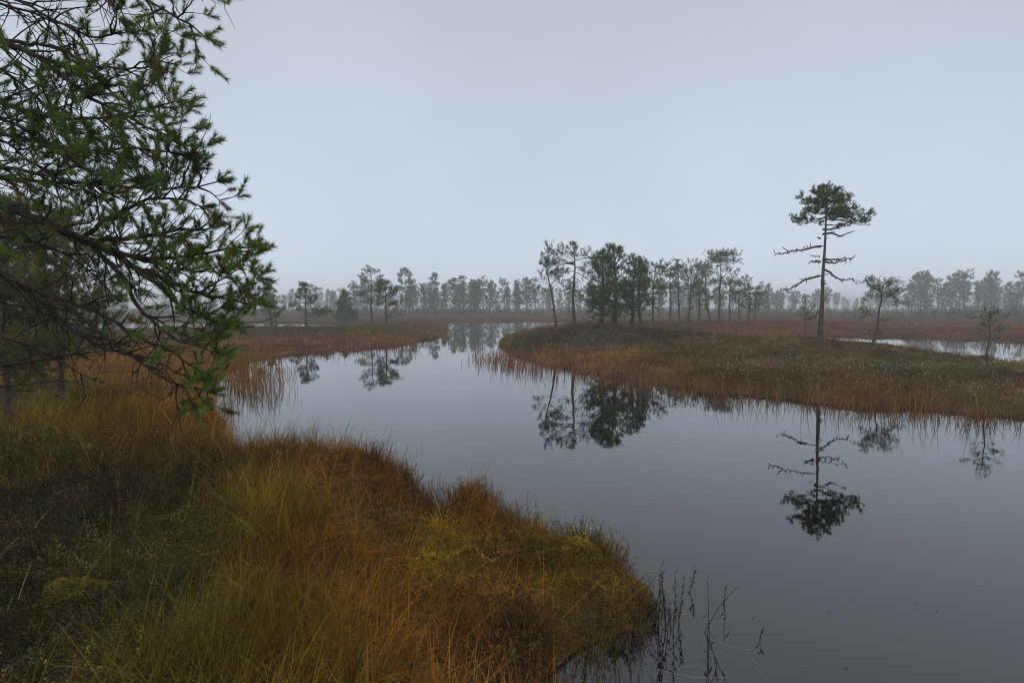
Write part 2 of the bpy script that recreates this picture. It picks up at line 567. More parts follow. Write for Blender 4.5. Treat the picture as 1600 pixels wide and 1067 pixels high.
# ------------------------------------------------------------------ ground cover
def polar_points(n, rmin, rmax, amin=-50, amax=50, power=1.0):
    """places spread over a fan of ground, denser towards its near edge."""
    u = rng.random(n)
    if power == 1.0:
        r_ = rmin * (rmax / rmin) ** u
    else:
        r_ = (rmin ** power + (rmax ** power - rmin ** power) * u) ** (1 / power)
    a_ = R(amin) + (R(amax) - R(amin)) * rng.random(n)
    return r_ * np.sin(a_), r_ * np.cos(a_)


def blades(name, base, head, length, width, lean, bend, col, nseg, mat, kind='stuff', tipcol=None, parent=None):
    """curved tapering blades, one strip of triangles each."""
    N = len(base)
    h = np.stack([np.cos(head), np.sin(head), np.zeros(N)], 1)
    side = np.stack([-np.sin(head), np.cos(head), np.zeros(N)], 1)
    yaw = rng.normal(size=N) * .9
    side = unit(side * np.cos(yaw)[:, None] + h * np.sin(yaw)[:, None])
    p = base.copy()
    nv = 2 * nseg + 1
    V = np.empty((N, nv, 3))
    C = np.empty((N, nv, 3))
    for k in range(nseg + 1):
        f = k / nseg
        wk = width * (1 - f ** 1.5) * .5
        cc = col if tipcol is None else col * (1 - f) + tipcol * f
        if k < nseg:
            V[:, 2 * k] = p - side * wk[:, None]
            V[:, 2 * k + 1] = p + side * wk[:, None]
            C[:, 2 * k] = C[:, 2 * k + 1] = cc
        else:
            V[:, 2 * k] = p
            C[:, 2 * k] = cc
        th = lean + bend * (f + .5 / nseg)
        p = p + (length / nseg)[:, None] * (h * np.sin(th)[:, None] + np.array([0, 0, 1.]) * np.cos(th)[:, None])
    T = []
    for k in range(nseg - 1):
        T += [(2 * k, 2 * k + 1, 2 * k + 3), (2 * k, 2 * k + 3, 2 * k + 2)]
    T.append((2 * nseg - 2, 2 * nseg - 1, 2 * nseg))
    T = np.array(T)[None] + (np.arange(N) * nv)[:, None, None]
    return link(name, tri_mesh(name, V.reshape(-1, 3), T.reshape(-1, 3), C.reshape(-1, 3)), mat, parent, kind=kind)


def jitter(col, hue=.12, val=.25):
    n_ = len(col)
    v = np.exp(rng.normal(size=(n_, 1)).clip(-1.7, 1.7) * val)
    h = 1 + rng.normal(size=(n_, 3)) * hue
    return (col * v * h).clip(.003, .8)


def copies(name, V, T, F, base, yaw, tilt, scale, col, mat, kind='stuff'):
    """many small plants (a few shapes V, T with per-corner colour factors F) as one mesh."""
    Vs, Ts, Cs, off = [], [], [], 0
    which = rng.integers(0, len(V), len(base))
    for q in range(len(V)):
        m = which == q
        k = m.sum()
        if not k:
            continue
        cy, sy = np.cos(yaw[m]), np.sin(yaw[m])
        v = V[q][None] * scale[m][:, None, None]
        x = v[..., 0] * cy[:, None] - v[..., 1] * sy[:, None] + v[..., 2] * tilt[m, 0][:, None]
        y = v[..., 0] * sy[:, None] + v[..., 1] * cy[:, None] + v[..., 2] * tilt[m, 1][:, None]
        W = np.stack([x, y, v[..., 2]], -1) + base[m][:, None]
        Vs.append(W.reshape(-1, 3))
        nv = len(V[q])
        Ts.append((T[q][None] + (np.arange(k) * nv)[:, None, None] + off).reshape(-1, 3))
        Cs.append((col[m][:, None] * F[q][None]).reshape(-1, 3))
        off += k * nv
    return link(name, tri_mesh(name, np.concatenate(Vs), np.concatenate(Ts), np.concatenate(Cs)), mat, None, kind=kind)


def sprig(rg, h, leaves, ll, lw, branches, up=.5, stem=(.5, .35, .25)):
    """a dwarf shrub twig: stems that fork and small narrow leaves."""
    V, T, F = [], [], []

    def tri(a_, b_, c_, f):
        i = len(V)
        V.extend([a_, b_, c_]); T.append((i, i + 1, i + 2)); F.extend([f, f, f])
    for s_ in range(branches):
        d = unit([rg.normal() * .45, rg.normal() * .45, 1])
        p = np.array([rg.normal() * .02, rg.normal() * .02, -.03])
        L = h * (.55 + .5 * rg.random())
        P, _ = curve(p, d, L, 5, rg, .16, .08)
        wd = np.array([.0022, .0022, 0]) * (h / .2) ** .5
        for i in range(4):
            tri(P[i] - wd * (1 - i * .2), P[i] + wd * (1 - i * .2), P[i + 1], np.array(stem))
        for k in range(leaves):
            f = .18 + .82 * (k + rg.random()) / leaves
            q = P[0] + 0
            j = min(int(f * 4), 3)
            q = P[j] + (P[j + 1] - P[j]) * (f * 4 - j)
            az = rg.random() * 6.283
            ld = unit([math.cos(az), math.sin(az), up + rg.normal() * .25])
            wv2 = unit(np.cross(ld, [rg.normal() * .4, rg.normal() * .4, 1])) * lw * .5
            l_ = ll * (.7 + .6 * rg.random())
            g = .75 + .6 * rg.random()
            mid = q + ld * l_ * .45
            i = len(V)
            V.extend([q, mid - wv2, mid + wv2, q + ld * l_])
            T.extend([(i, i + 1, i + 2), (i + 1, i + 3, i + 2)])
            F.extend([np.full(3, g)] * 4)
    return np.array(V), np.array(T), np.array(F)


def land_points(n, rmin, rmax, amin=-50, amax=50, power=1.0, dmin=0.0):
    x, y = polar_points(n, rmin, rmax, amin, amax, power)
    d = shore(x, y)
    k = d > dmin
    x, y, d = x[k], y[k], d[k]
    c, kk = cover(x, y)
    return x, y, d, c, kk


# near grasses: tufts of arching blades
def near_grass():
    x, y, d, c, kk = land_points(25000, 1.7, 11.5, -58, 48, 1.15)
    clump = vnoise(x * 2.3, y * 2.3, 77)
    keep = rng.random(len(x)) < (kk[:, 0] ** 1.8) * np.clip(.15 + 1.5 * clump, 0, 1)
    x, y, c, kk = x[keep], y[keep], c[keep], kk[keep]
    nb = 14
    N = len(x)
    tx, ty = np.repeat(x, nb), np.repeat(y, nb)
    D = np.hypot(tx, ty)
    M = N * nb
    az = rng.random(M) * 6.2832
    rad = np.abs(rng.normal(size=M)) * (.022 + .006 * D)
    bx, by = tx + np.cos(az) * rad, ty + np.sin(az) * rad
    ok = shore(bx, by) > -.10
    tl = np.repeat(np.exp(rng.normal(size=N) * .35), nb)                     # each tussock has a height and an age of its own
    L = np.repeat(kk[:, 3], nb) * tl * np.exp(rng.normal(size=M).clip(-2, 1.4) * .42) * .92
    L = np.minimum(L, .58)
    age = np.repeat(rng.normal(size=(N, 1)), nb, 0)
    col = jitter(np.repeat(c, nb, 0) * np.array([1.5, 1.38, 1.0]), .10, .40) * np.exp(age * .22)
    head = az + rng.normal(size=M) * .5
    head = np.where(rng.random(M) < .3, .6 + rng.normal(size=M) * 1.1, head)     # the lie of the wilted grass
    lean = np.abs(rng.normal(size=M)) * .42 + .05
    bend = np.abs(rng.normal(size=M)) * .8 + .1
    r_ = rng.random(M)
    lean = np.where(r_ < .24, lean + .75, lean)                              # fallen blades
    bend = np.where(r_ > .87, bend + 1.5, bend)                              # broken blades
    bz = ground(bx, by) - .02
    wd = (.0024 + .0027 * rng.random(M)) * np.clip(D / 4.5, .8, 2.2)
    pale = (rng.random(M) < np.where(r_ < .24, .22, .05))[:, None]
    col = np.where(pale, np.array([[.33, .25, .105]]) * (.4 + .9 * rng.random((M, 1))), col)
    dead = (rng.random(M) < .10)[:, None]
    col = np.where(dead, np.array([[.085, .052, .022]]) * (.5 + .9 * rng.random((M, 1))), col)
    s = ok
    blades('bank_grass', np.stack([bx, by, bz], 1)[s], head[s], L[s], wd[s], lean[s], bend[s], col[s] * .75, 4, M_GRASS, tipcol=col[s] * 1.2)


near_grass()


def fallen_straw():
    """last year's bleached blades lying across one another on the bank."""
    x, y, d, c, kk = land_points(9000, 1.8, 7.5, -50, 25, 1.0, .02)
    k = rng.random(len(x)) < np.clip(kk[:, 0], .12, 1) * np.clip(vnoise(x * 1.5, y * 1.5, 101) * 1.6 - .35, .03, 1) * .42
    x, y = x[k], y[k]
    n_ = len(x)
    D = np.hypot(x, y)
    base = np.stack([x, y, ground(x, y) + .05 + .13 * rng.random(n_)], 1)
    col = jitter(np.tile([[.27, .21, .095]], (n_, 1)), .07, .4)
    blades('fallen_straw', base, rng.random(n_) * 6.283, .14 + .30 * rng.random(n_), (.0022 + .0016 * rng.random(n_)) * np.clip(D / 4.5, .8, 2), 1.15 + rng.normal(size=n_) * .2,
           np.abs(rng.normal(size=n_)) * .5, col, 4, M_GRASS)


fallen_straw()


def heather():
    rg = np.random.default_rng(3)
    sh = [sprig(rg, .20, 13, .013, .0055, 3) for _ in range(7)]
    x, y, d, c, kk = land_points(23000, 1.7, 11.0, -58, 48, 1.1, .03)
    keep = rng.random(len(x)) < np.clip(kk[:, 1] * 1.1 - .12, .0, 1) * np.clip(.3 + vnoise(x * 1.9, y * 1.9, 90), 0, 1)
    x, y, c = x[keep], y[keep], c[keep]
    D = np.hypot(x, y)
    base = np.stack([x, y, ground(x, y)], 1)
    n_ = len(x)
    col = jitter(c * 1.05, .16, .7)
    brown = (rng.random(n_) < .22)[:, None]
    col = np.where(brown, np.array([[.07, .042, .022]]) * np.exp(rng.normal(size=(n_, 1)) * .3), col)
    copies('heather', [s[0] for s in sh], [s[1] for s in sh], [s[2] for s in sh], base, rng.random(n_) * 6.28, rng.normal(size=(n_, 2)) * .3,
           (.7 + .8 * rng.random(n_)) * np.clip(D / 5, .9, 1.6), col, M_HEATH)


heather()


def moss():
    """sphagnum heads: small many-pointed stars packed over the wet bank."""
    rg = np.random.default_rng(8)
    sh = []
    for _ in range(6):
        V, T, F = [], [], []
        k = 5
        for q in range(k):
            a_ = q / k * 6.283 + rg.random() * .4
            d = np.array([math.cos(a_), math.sin(a_), .25 + rg.normal() * .2])
            sd_ = np.array([-math.sin(a_), math.cos(a_), 0]) * .0035
            i = len(V)
            V += [np.array([0, 0, .006]) - sd_, np.array([0, 0, .006]) + sd_, d * (.012 + .006 * rg.random())]
            T.append((i, i + 1, i + 2))
            F += [np.full(3, 1.1), np.full(3, 1.1), np.full(3, .8)]
        sh.append((np.array(V), np.array(T), np.array(F)))
    x, y, d, c, kk = land_points(120000, 1.9, 6.2, -50, 24, 1.0, .0)
    keep = rng.random(len(x)) < kk[:, 2] * 1.1
    x, y, c = x[keep], y[keep], c[keep]
    D = np.hypot(x, y)
    n_ = len(x)
    base = np.stack([x, y, ground(x, y) + .004], 1)
    col = jitter(c * 1.25, .10, .24)
    copies('sphagnum_moss', [s[0] for s in sh], [s[1] for s in sh], [s[2] for s in sh], base, rng.random(n_) * 6.28, rng.normal(size=(n_, 2)) * .4,
           (.5 + .6 * rng.random(n_)) * np.clip(D / 3.5, .8, 2), col, M_MOSS)
    # the bright yellow cushion among the dark heather
    q = gp(105, 922, .45)
    n_ = 2600
    x, y = q[0] + rng.normal(size=n_) * .10, q[1] + rng.normal(size=n_) * .065
    k = vnoise(x * 11, y * 11, 6) > .42
    x, y = x[k], y[k]
    n_ = len(x)
    base = np.stack([x, y, ground(x, y) + .07 * np.exp(-((x - q[0]) / .16) ** 2 - ((y - q[1]) / .1) ** 2) + .02], 1)
    col = jitter(np.tile([[.15, .13, .016]], (n_, 1)), .08, .3)
    o = copies('yellow_moss', [s[0] for s in sh], [s[1] for s in sh], [s[2] for s in sh], base, rng.random(n_) * 6.28, rng.normal(size=(n_, 2)) * .4,
               (.4 + .5 * rng.random(n_)), col, M_MOSS)


moss()


def edge_rosemary():
    """upright leafy twigs along the near bank's edge, dark against the water."""
    rg = np.random.default_rng(14)
    sh = [sprig(rg, .27, 11, .030, .0065, 2, 1.1) for _ in range(7)]
    x, y = polar_points(30000, 2.6, 8.6, -34, 20, 1.0)
    d = shore(x, y)
    k = (d > -.10) & (d < .28) & (rng.random(len(x)) < .55) & (vnoise(x * 3, y * 3, 5) > .38)
    x, y = x[k], y[k]
    n_ = len(x)
    base = np.stack([x, y, np.maximum(ground(x, y), -.06)], 1)
    c, _ = cover(x, y)
    col = jitter(c * .35 + np.array([[.025, .034, .018]]), .12, .3)
    rust = (rng.random(n_) < .3)[:, None]
    col = np.where(rust, jitter(np.tile([[.11, .05, .018]], (n_, 1)), .1, .3), col)
    copies('bog_rosemary', [s[0] for s in sh], [s[1] for s in sh], [s[2] for s in sh], base, rng.random(n_) * 6.28, rng.normal(size=(n_, 2)) * .14,
           .6 + .6 * rng.random(n_), col, M_HEATH)


edge_rosemary()


def far_sedge():
    """the sedge of the island, the spit and the open bog beyond."""
    x, y, d, c, kk = land_points(150000, 8.5, 75, -50, 50, 1.0, -.05)
    D = np.hypot(x, y)
    p = kk[:, 0] * np.clip(.25 + 1.1 * vnoise(x * 1.2, y * 1.2, 61), 0, 1)
    p = np.where(d < .5, np.maximum(p, .75), p)
    k = rng.random(len(x)) < p
    x, y, d, c, kk, D = x[k], y[k], d[k], c[k], kk[k], D[k]
    n_ = len(x)
    col = jitter(c * 1.25, .12, .38)
    pale = (rng.random(n_) < .05)[:, None]
    col = np.where(pale, np.array([[.26, .19, .09]]), col)
    base = np.stack([x, y, ground(x, y) - .03], 1)
    L = kk[:, 3] * np.exp(rng.normal(size=n_) * .35) * np.where(d < .9, .82, .66)
    edge = d < .6
    lean = np.abs(rng.normal(size=n_)) * .42
    head = rng.random(n_) * 6.283
    blades('sedge', base, head, L, np.clip(D * .00075, .005, .04) * (.6 + .8 * rng.random(n_)), lean, np.abs(rng.normal(size=n_)) * .9, col * .85, 2, M_GRASS, tipcol=col * 1.15)


far_sedge()


def island_heather():
    rg = np.random.default_rng(23)
    sh = [sprig(rg, .17, 8, .042, .018, 3) for _ in range(7)]
    x, y, d, c, kk = land_points(25000, 9, 62, -48, 48, 1.0, .35)
    D = np.hypot(x, y)
    k = rng.random(len(x)) < np.clip(kk[:, 1] * 1.2 - .15, 0, 1) * np.clip(.15 + 1.3 * vnoise(x * .9, y * .9, 15), 0, 1)
    x, y, c, D = x[k], y[k], c[k], D[k]
    n_ = len(x)
    base = np.stack([x, y, ground(x, y) - .02], 1)
    col = jitter(c * 1.2, .12, .36)
    pale = (rng.random(n_) < .30 * np.clip(vnoise(x * .7, y * .7, 33) * 2 - .6, 0, 1))[:, None]
    col = np.where(pale, jitter(np.tile([[.20, .20, .125]], (n_, 1)), .06, .3), col)
    copies('dwarf_shrub_heath', [s[0] for s in sh], [s[1] for s in sh], [s[2] for s in sh], base, rng.random(n_) * 6.28, rng.normal(size=(n_, 2)) * .2,
           (.45 + .5 * rng.random(n_) + .9 * np.clip(vnoise(x * 1.1, y * 1.1, 27) - .62, 0, 1) * 2) * np.clip(D / 22, .75, 1.6), col, M_HEATH)
    # leafless grey bushes on the hummock below the pines
    sh = [sprig(rg, .50, 4, .03, .010, 8, .6, (1, 1, 1)) for _ in range(5)]
    n_ = 900
    cx = at(915, 500, 29)[0]
    x, y = cx + rng.normal(size=n_) * 2.3, 28.6 + rng.normal(size=n_) * 1.7
    base = np.stack([x, y, ground(x, y)], 1)
    col = jitter(np.tile([[.115, .092, .070]], (n_, 1)), .08, .4)
    copies('leafless_bushes', [s[0] for s in sh], [s[1] for s in sh], [s[2] for s in sh], base, rng.random(n_) * 6.28, rng.normal(size=(n_, 2)) * .25,
           .5 + .7 * rng.random(n_), col, M_HEATH)


island_heather()


def white_flecks():
    rg = np.random.default_rng(2)
    sh = []
    for _ in range(5):
        V = unit(rg.normal(size=(10, 3))) * (.6 + .5 * rg.random((10, 1))) + np.array([0, 0, .5])
        T = np.array([rg.choice(10, 3, False) for _ in range(12)])
        sh.append((V, T, np.ones((10, 3))))
    spots = [(1150, 556, 60, 9, 130), (1220, 548, 50, 8, 120), (1420, 562, 60, 8, 150), (1340, 560, 60, 10, 80), (880, 525, 40, 6, 50), (1010, 535, 60, 8, 50), (1520, 575, 60, 9, 80), (1110, 580, 50, 8, 50)]
    P = []
    for px, py, sx, sy, k in spots:
        for _ in range(int(k * 2.0)):
            P.append(gp(px + rg.normal() * sx, py + abs(rg.normal()) * sy, .72))
    P = np.array(P)
    x, y = P[:, 0], P[:, 1]
    k = shore(x, y) > .5
    x, y = x[k], y[k]
    n_ = len(x)
    base = np.stack([x, y, ground(x, y) + .08 + .12 * rg.random(n_)], 1)
    copies('cotton_grass_tufts', [s[0] for s in sh], [s[1] for s in sh], [s[2] for s in sh], base, rg.random(n_) * 6.28, np.zeros((n_, 2)),
           (.008 + .016 * rg.random(n_)) * np.clip(np.hypot(x, y) / 20, .7, 1.5), jitter(np.tile([[.46, .44, .34]], (n_, 1)), .05, .4), M_WOOL)


white_flecks()


def reeds():
    """sparse sedge standing in the shallows."""
    rg = np.random.default_rng(6)
    spots = [(375, 600, 22, 12, 420, ORA), (410, 612, 22, 14, 300, RUB), (355, 640, 10, 14, 90, RUB), (395, 580, 25, 8, 400, ORA), (440, 585, 16, 10, 60, RUB),
             (775, 562, 16, 6, 260, RED), (800, 570, 16, 6, 260, RED), (745, 560, 8, 8, 50, RED), (838, 578, 18, 5, 200, RED), (905, 590, 25, 5, 150, RUB),
             (990, 606, 30, 5, 170, RUB), (1080, 615, 35, 5, 170, RUB), (1180, 628, 40, 4, 150, RUB), (1290, 638, 40, 4, 120, RUB), (1400, 650, 50, 4, 150, RUB), (1530, 660, 50, 4, 180, RUB),
             (620, 545, 30, 3, 110, RED), (520, 552, 40, 3, 120, RED), (695, 528, 6, 5, 90, RED),
             (1490, 532, 40, 5, 60, GRY), (1570, 540, 40, 8, 110, GRY),
             (395, 708, 20, 6, 110, DRK), (690, 770, 12, 6, 60, DRK), (560, 706, 40, 5, 90, DRK), (870, 845, 40, 8, 90, DRK), (930, 1030, 28, 16, 170, OLV), (985, 1040, 22, 20, 40, DRK)]
    P, C, Ls = [], [], []
    for px, py, sx, sy, k, c in spots:
        for _ in range(k):
            q = gp(px + rg.normal() * sx, py + rg.normal() * sy, 0)
            P.append((q[0], q[1])); C.append(c); Ls.append(.10 if py > 660 else .30)
    P, C, Ls = np.array(P), np.array(C), np.array(Ls)
    d = shore(P[:, 0], P[:, 1])
    k = d < .15
    P, C, Ls = P[k], C[k], Ls[k]
    n_ = len(P)
    D = np.hypot(P[:, 0], P[:, 1])
    L = (Ls + .12) * np.exp(rg.normal(size=n_) * .35)
    blades('shallow_water_sedge', np.stack([P[:, 0], P[:, 1], np.full(n_, -.08)], 1), rg.random(n_) * 6.28, L, np.clip(D * .0008, .004, .03), np.abs(rg.normal(size=n_)) * .14,
           np.abs(rg.normal(size=n_)) * .45, jitter(C, .1, .3), 3, M_GRASS)


reeds()


# ------------------------------------------------------------------ pines
def ztop(D, ytop):
    return at(800, ytop, D)[2]


def pine_meshes(seed, H, r0, t0=.4, n=40, prof=None, elev=(-5, 45), lean=(0, 0), wig=.012, twigs=3, tuft_n=11, needle=.13, width=.018, shoot=.10, size=1.0,
                dead=6, dead_len=.16, dead_t=(.15, .5), curl=.10, f0=.35, greens=GREENS, sides=7, bend=None, nseg=6, spread=.8, limbs=None, tip=True, sub=2, clear=None):
    """trunk and crown of one pine, in its own coordinates with the foot at the origin."""
    rg = np.random.default_rng(seed)
    tb, tf = Tubes(), Tufts()
    k = 12
    s = np.linspace(0, 1, k)
    tr = np.zeros((k, 3))
    tr[:, 2] = s * H
    tr[:, 0] = lean[0] * s + np.cumsum(rg.normal(size=k)) * wig * H * .5 * (s > 0)
    tr[:, 1] = lean[1] * s + np.cumsum(rg.normal(size=k)) * wig * H * .5 * (s > 0)
    if bend is not None:
        tr[:, 0] += np.interp(s, *bend)
    rad = r0 * (1 - .82 * s ** .9) * (1 + .35 * np.exp(-s * 22))
    P = np.concatenate([tr[:1] - [0, 0, .25], tr])
    tb.add(P, np.r_[rad[0] * 1.25, rad], sides)
    at_t = lambda t: np.array([np.interp(t, s, tr[:, q]) for q in range(3)])
    prof = prof or (lambda t: .25 * H * (1 - t) ** .6)

    def limb(p, d, L, r, leafy, f_start):
        pts, dl = curve(p, d, L, nseg, rg, .16, curl)
        tb.add(pts, np.linspace(r, r * .25, nseg), 4)
        col = greens[rg.integers(len(greens))]
        nt = max(2, int(twigs * (L / (.12 * H) + .6)))
        for q in range(nt):
            f = f_start + (1 - f_start) * (q + rg.random()) / nt
            j = min(int(f * (nseg - 1)), nseg - 2)
            b0 = pts[j] + (pts[j + 1] - pts[j]) * (f * (nseg - 1) - j)
            td = unit(pts[j + 1] - pts[j])
            sdv = unit(np.cross(td, [0, 0, 1])) * (1 if q % 2 else -1)
            dd = unit(td * .55 + sdv * .8 + np.array([0, 0, .25]) + rg.normal(size=3) * .28)
            l2 = L * (.22 + .22 * rg.random()) * (1.15 - .5 * f)
            tp, te = curve(b0, dd, l2, 3, rg, .2, curl)
            tb.add(tp, [r * .28, r * .2, r * .1], 3)
            if leafy:
                for m in range(sub):
                    g = 1 - .5 * m / max(1, sub) * (1 + rg.random() * .4)
                    pp = tp[0] + (tp[-1] - tp[0]) * g + rg.normal(size=3) * l2 * .08
                    tf.add(pp, te * .7 + np.array([0, 0, .7]) + rg.normal(size=3) * .3, size * (.7 + .6 * rg.random()), col * (.75 + .5 * rg.random()))
        if leafy:
            tf.add(pts[-1], dl + np.array([0, 0, .5]), size, col)

    for i in range(n):
        t = t0 + (1 - t0) * (i + .2 + .6 * rg.random()) / n
        a_ = i * 2.39996 + rg.normal() * .5
        if clear is not None and clear(t, a_, rg):
            continue
        el = R(elev[0] + (elev[1] - elev[0]) * ((t - t0) / (1 - t0)) + rg.normal() * 9)
        L = prof(t) * (.65 + .6 * rg.random())
        d = [math.cos(a_) * math.cos(el), math.sin(a_) * math.cos(el), math.sin(el)]
        limb(at_t(t), d, L, max(.006, r0 * .26 * (1 - .5 * t)) * min(1, L / (.14 * H) + .3), True, f0)
    for (t, a_, el, L, leafy) in limbs or []:
        d = [math.cos(R(a_)) * math.cos(R(el)), math.sin(R(a_)) * math.cos(R(el)), math.sin(R(el))]
        limb(at_t(t), d, L, r0 * .28, leafy, f0 if leafy else .2)
    for i in range(dead):
        t = dead_t[0] + (dead_t[1] - dead_t[0]) * rg.random()
        a_ = rg.random() * 6.283
        L = dead_len * H * (.3 + .9 * rg.random())
        p = at_t(t)
        el = R(rg.normal() * 18)
        pts, dl = curve(p, [math.cos(a_) * math.cos(el), math.sin(a_) * math.cos(el), math.sin(el)], L, 5, rg, .28, .02)
        tb.add(pts, np.linspace(r0 * .17, r0 * .05, 5), 4)
        for q in range(2):
            tp, te = curve(pts[2 + q], rg.normal(size=3) * .6 + dl, L * .3, 3, rg, .3)
            tb.add(tp, [r0 * .07, r0 * .05, r0 * .03], 3)
    if tip:
        for q in range(5):
            tf.add(tr[-1] - [0, 0, .02 * H * q], rg.normal(size=3) * .4 + np.array([0, 0, 1]), size, greens[0])
    return tb.mesh('trunk'), tf.mesh('crown', rg, tuft_n, shoot, needle, width, spread), tr


def put_pine(name, meshes, x, y, label, category='tree', group=None, rz=0.0, bark=None, scale=1.0):
    z = float(ground(np.array([x]), np.array([y]), False)[0])
    o = thing(name, (x, y, z), label, category, group, rz)
    o.scale = (scale,) * 3
    link('trunk', meshes[0], bark or M_BARK, o)
    if len(meshes) > 1 and meshes[1] is not None:
        link('crown', meshes[1], M_NEEDLE, o)
    return o


def spot(px, D):
    return at(px, 500, D)[0], D


def gz1(x, y):
    return float(ground(np.array([x]), np.array([y]), False)[0])


# --- the tall lone pine on the island
def lone_pine():
    D = 22.0
    x, y = spot(1283.5, D)
    z = gz1(x, y)
    H = ztop(D, 306) - z
    top = at(1290, 296, D)
    org = np.array([x, y, z])
    prof = lambda t: np.interp(t, [.72, .80, .86, .92, 1], [1.0, 1.22, 1.12, .86, .5])
    me = pine_meshes(101, H, .098, t0=.85, n=34, prof=prof, elev=(-2, 20), lean=(top[0] - x, 0), wig=.004, twigs=5, tuft_n=20, needle=.085, width=.014, shoot=.09, size=1.1,
                     dead=16, dead_len=.045, dead_t=(.1, .72), curl=.03, f0=.40, sides=10, sub=3,
                     limbs=[(.86, 178, -18, 1.2, True), (.85, 165, -16, 1.05, True), (.85, 5, 4, 1.5, True), (.84, -12, -2, 1.4, True), (.80, 8, 2, .9, True), (.86, 20, 4, 1.4, True), (.835, 2, -1, 1.5, True)])
    o = put_pine('pine_tree', me, x, y, 'tall lone pine with flat-topped crown and long bare trunk on the island')
    rg = np.random.default_rng(4)
    lims = [[(1283, 385), (1268, 386), (1256, 392), (1245, 393), (1234, 394), (1224, 389)], [(1234, 394), (1222, 398), (1211, 396)],
            [(1285, 405), (1300, 406), (1315, 403), (1331, 404)], [(1286, 408), (1302, 411), (1313, 407), (1322, 406)],
            [(1285, 421), (1294, 422), (1301, 431), (1310, 436), (1319, 440), (1332, 435)], [(1281, 431), (1268, 434), (1252, 440), (1243, 445), (1233, 456), (1222, 452)],
            [(1286, 358), (1300, 359), (1313, 355)], [(1286, 366), (1303, 365), (1314, 371), (1326, 364)], [(1281, 486), (1273, 494), (1265, 499), (1256, 500)],
            [(1281, 400), (1272, 401), (1266, 399)], [(1284, 429), (1297, 428)], [(1283, 470), (1291, 468)], [(1283, 440), (1290, 443)], [(1281, 409), (1268, 409)], [(1282, 372), (1276, 371)]]
    for i, Lm in enumerate(lims):
        tb = Tubes()
        dy = rg.normal() * .5 * np.linspace(0, 1, len(Lm))
        P = np.array([at(q[0], q[1], D + dy[j]) for j, q in enumerate(Lm)])
        P, LL = resample(P, 9)
        P[1:] += rg.normal(size=(8, 3)) * .018
        tb.add(P - org, np.linspace(.048, .016, 9) * (1 if LL > .6 else .6), 5)
        if LL > .5:
            for q in range(int(11 * LL)):
                j = rg.integers(2, 9)
                tp, _ = curve(P[j], rg.normal(size=3) * .7 + unit(P[-1] - P[0]) * .5, .05 + .17 * rg.random(), 4, rg, .4)
                tb.add(tp - org, np.linspace(.020, .010, 4), 4)
        link('branch', tb.mesh('branch'), M_BARK, o)


lone_pine()

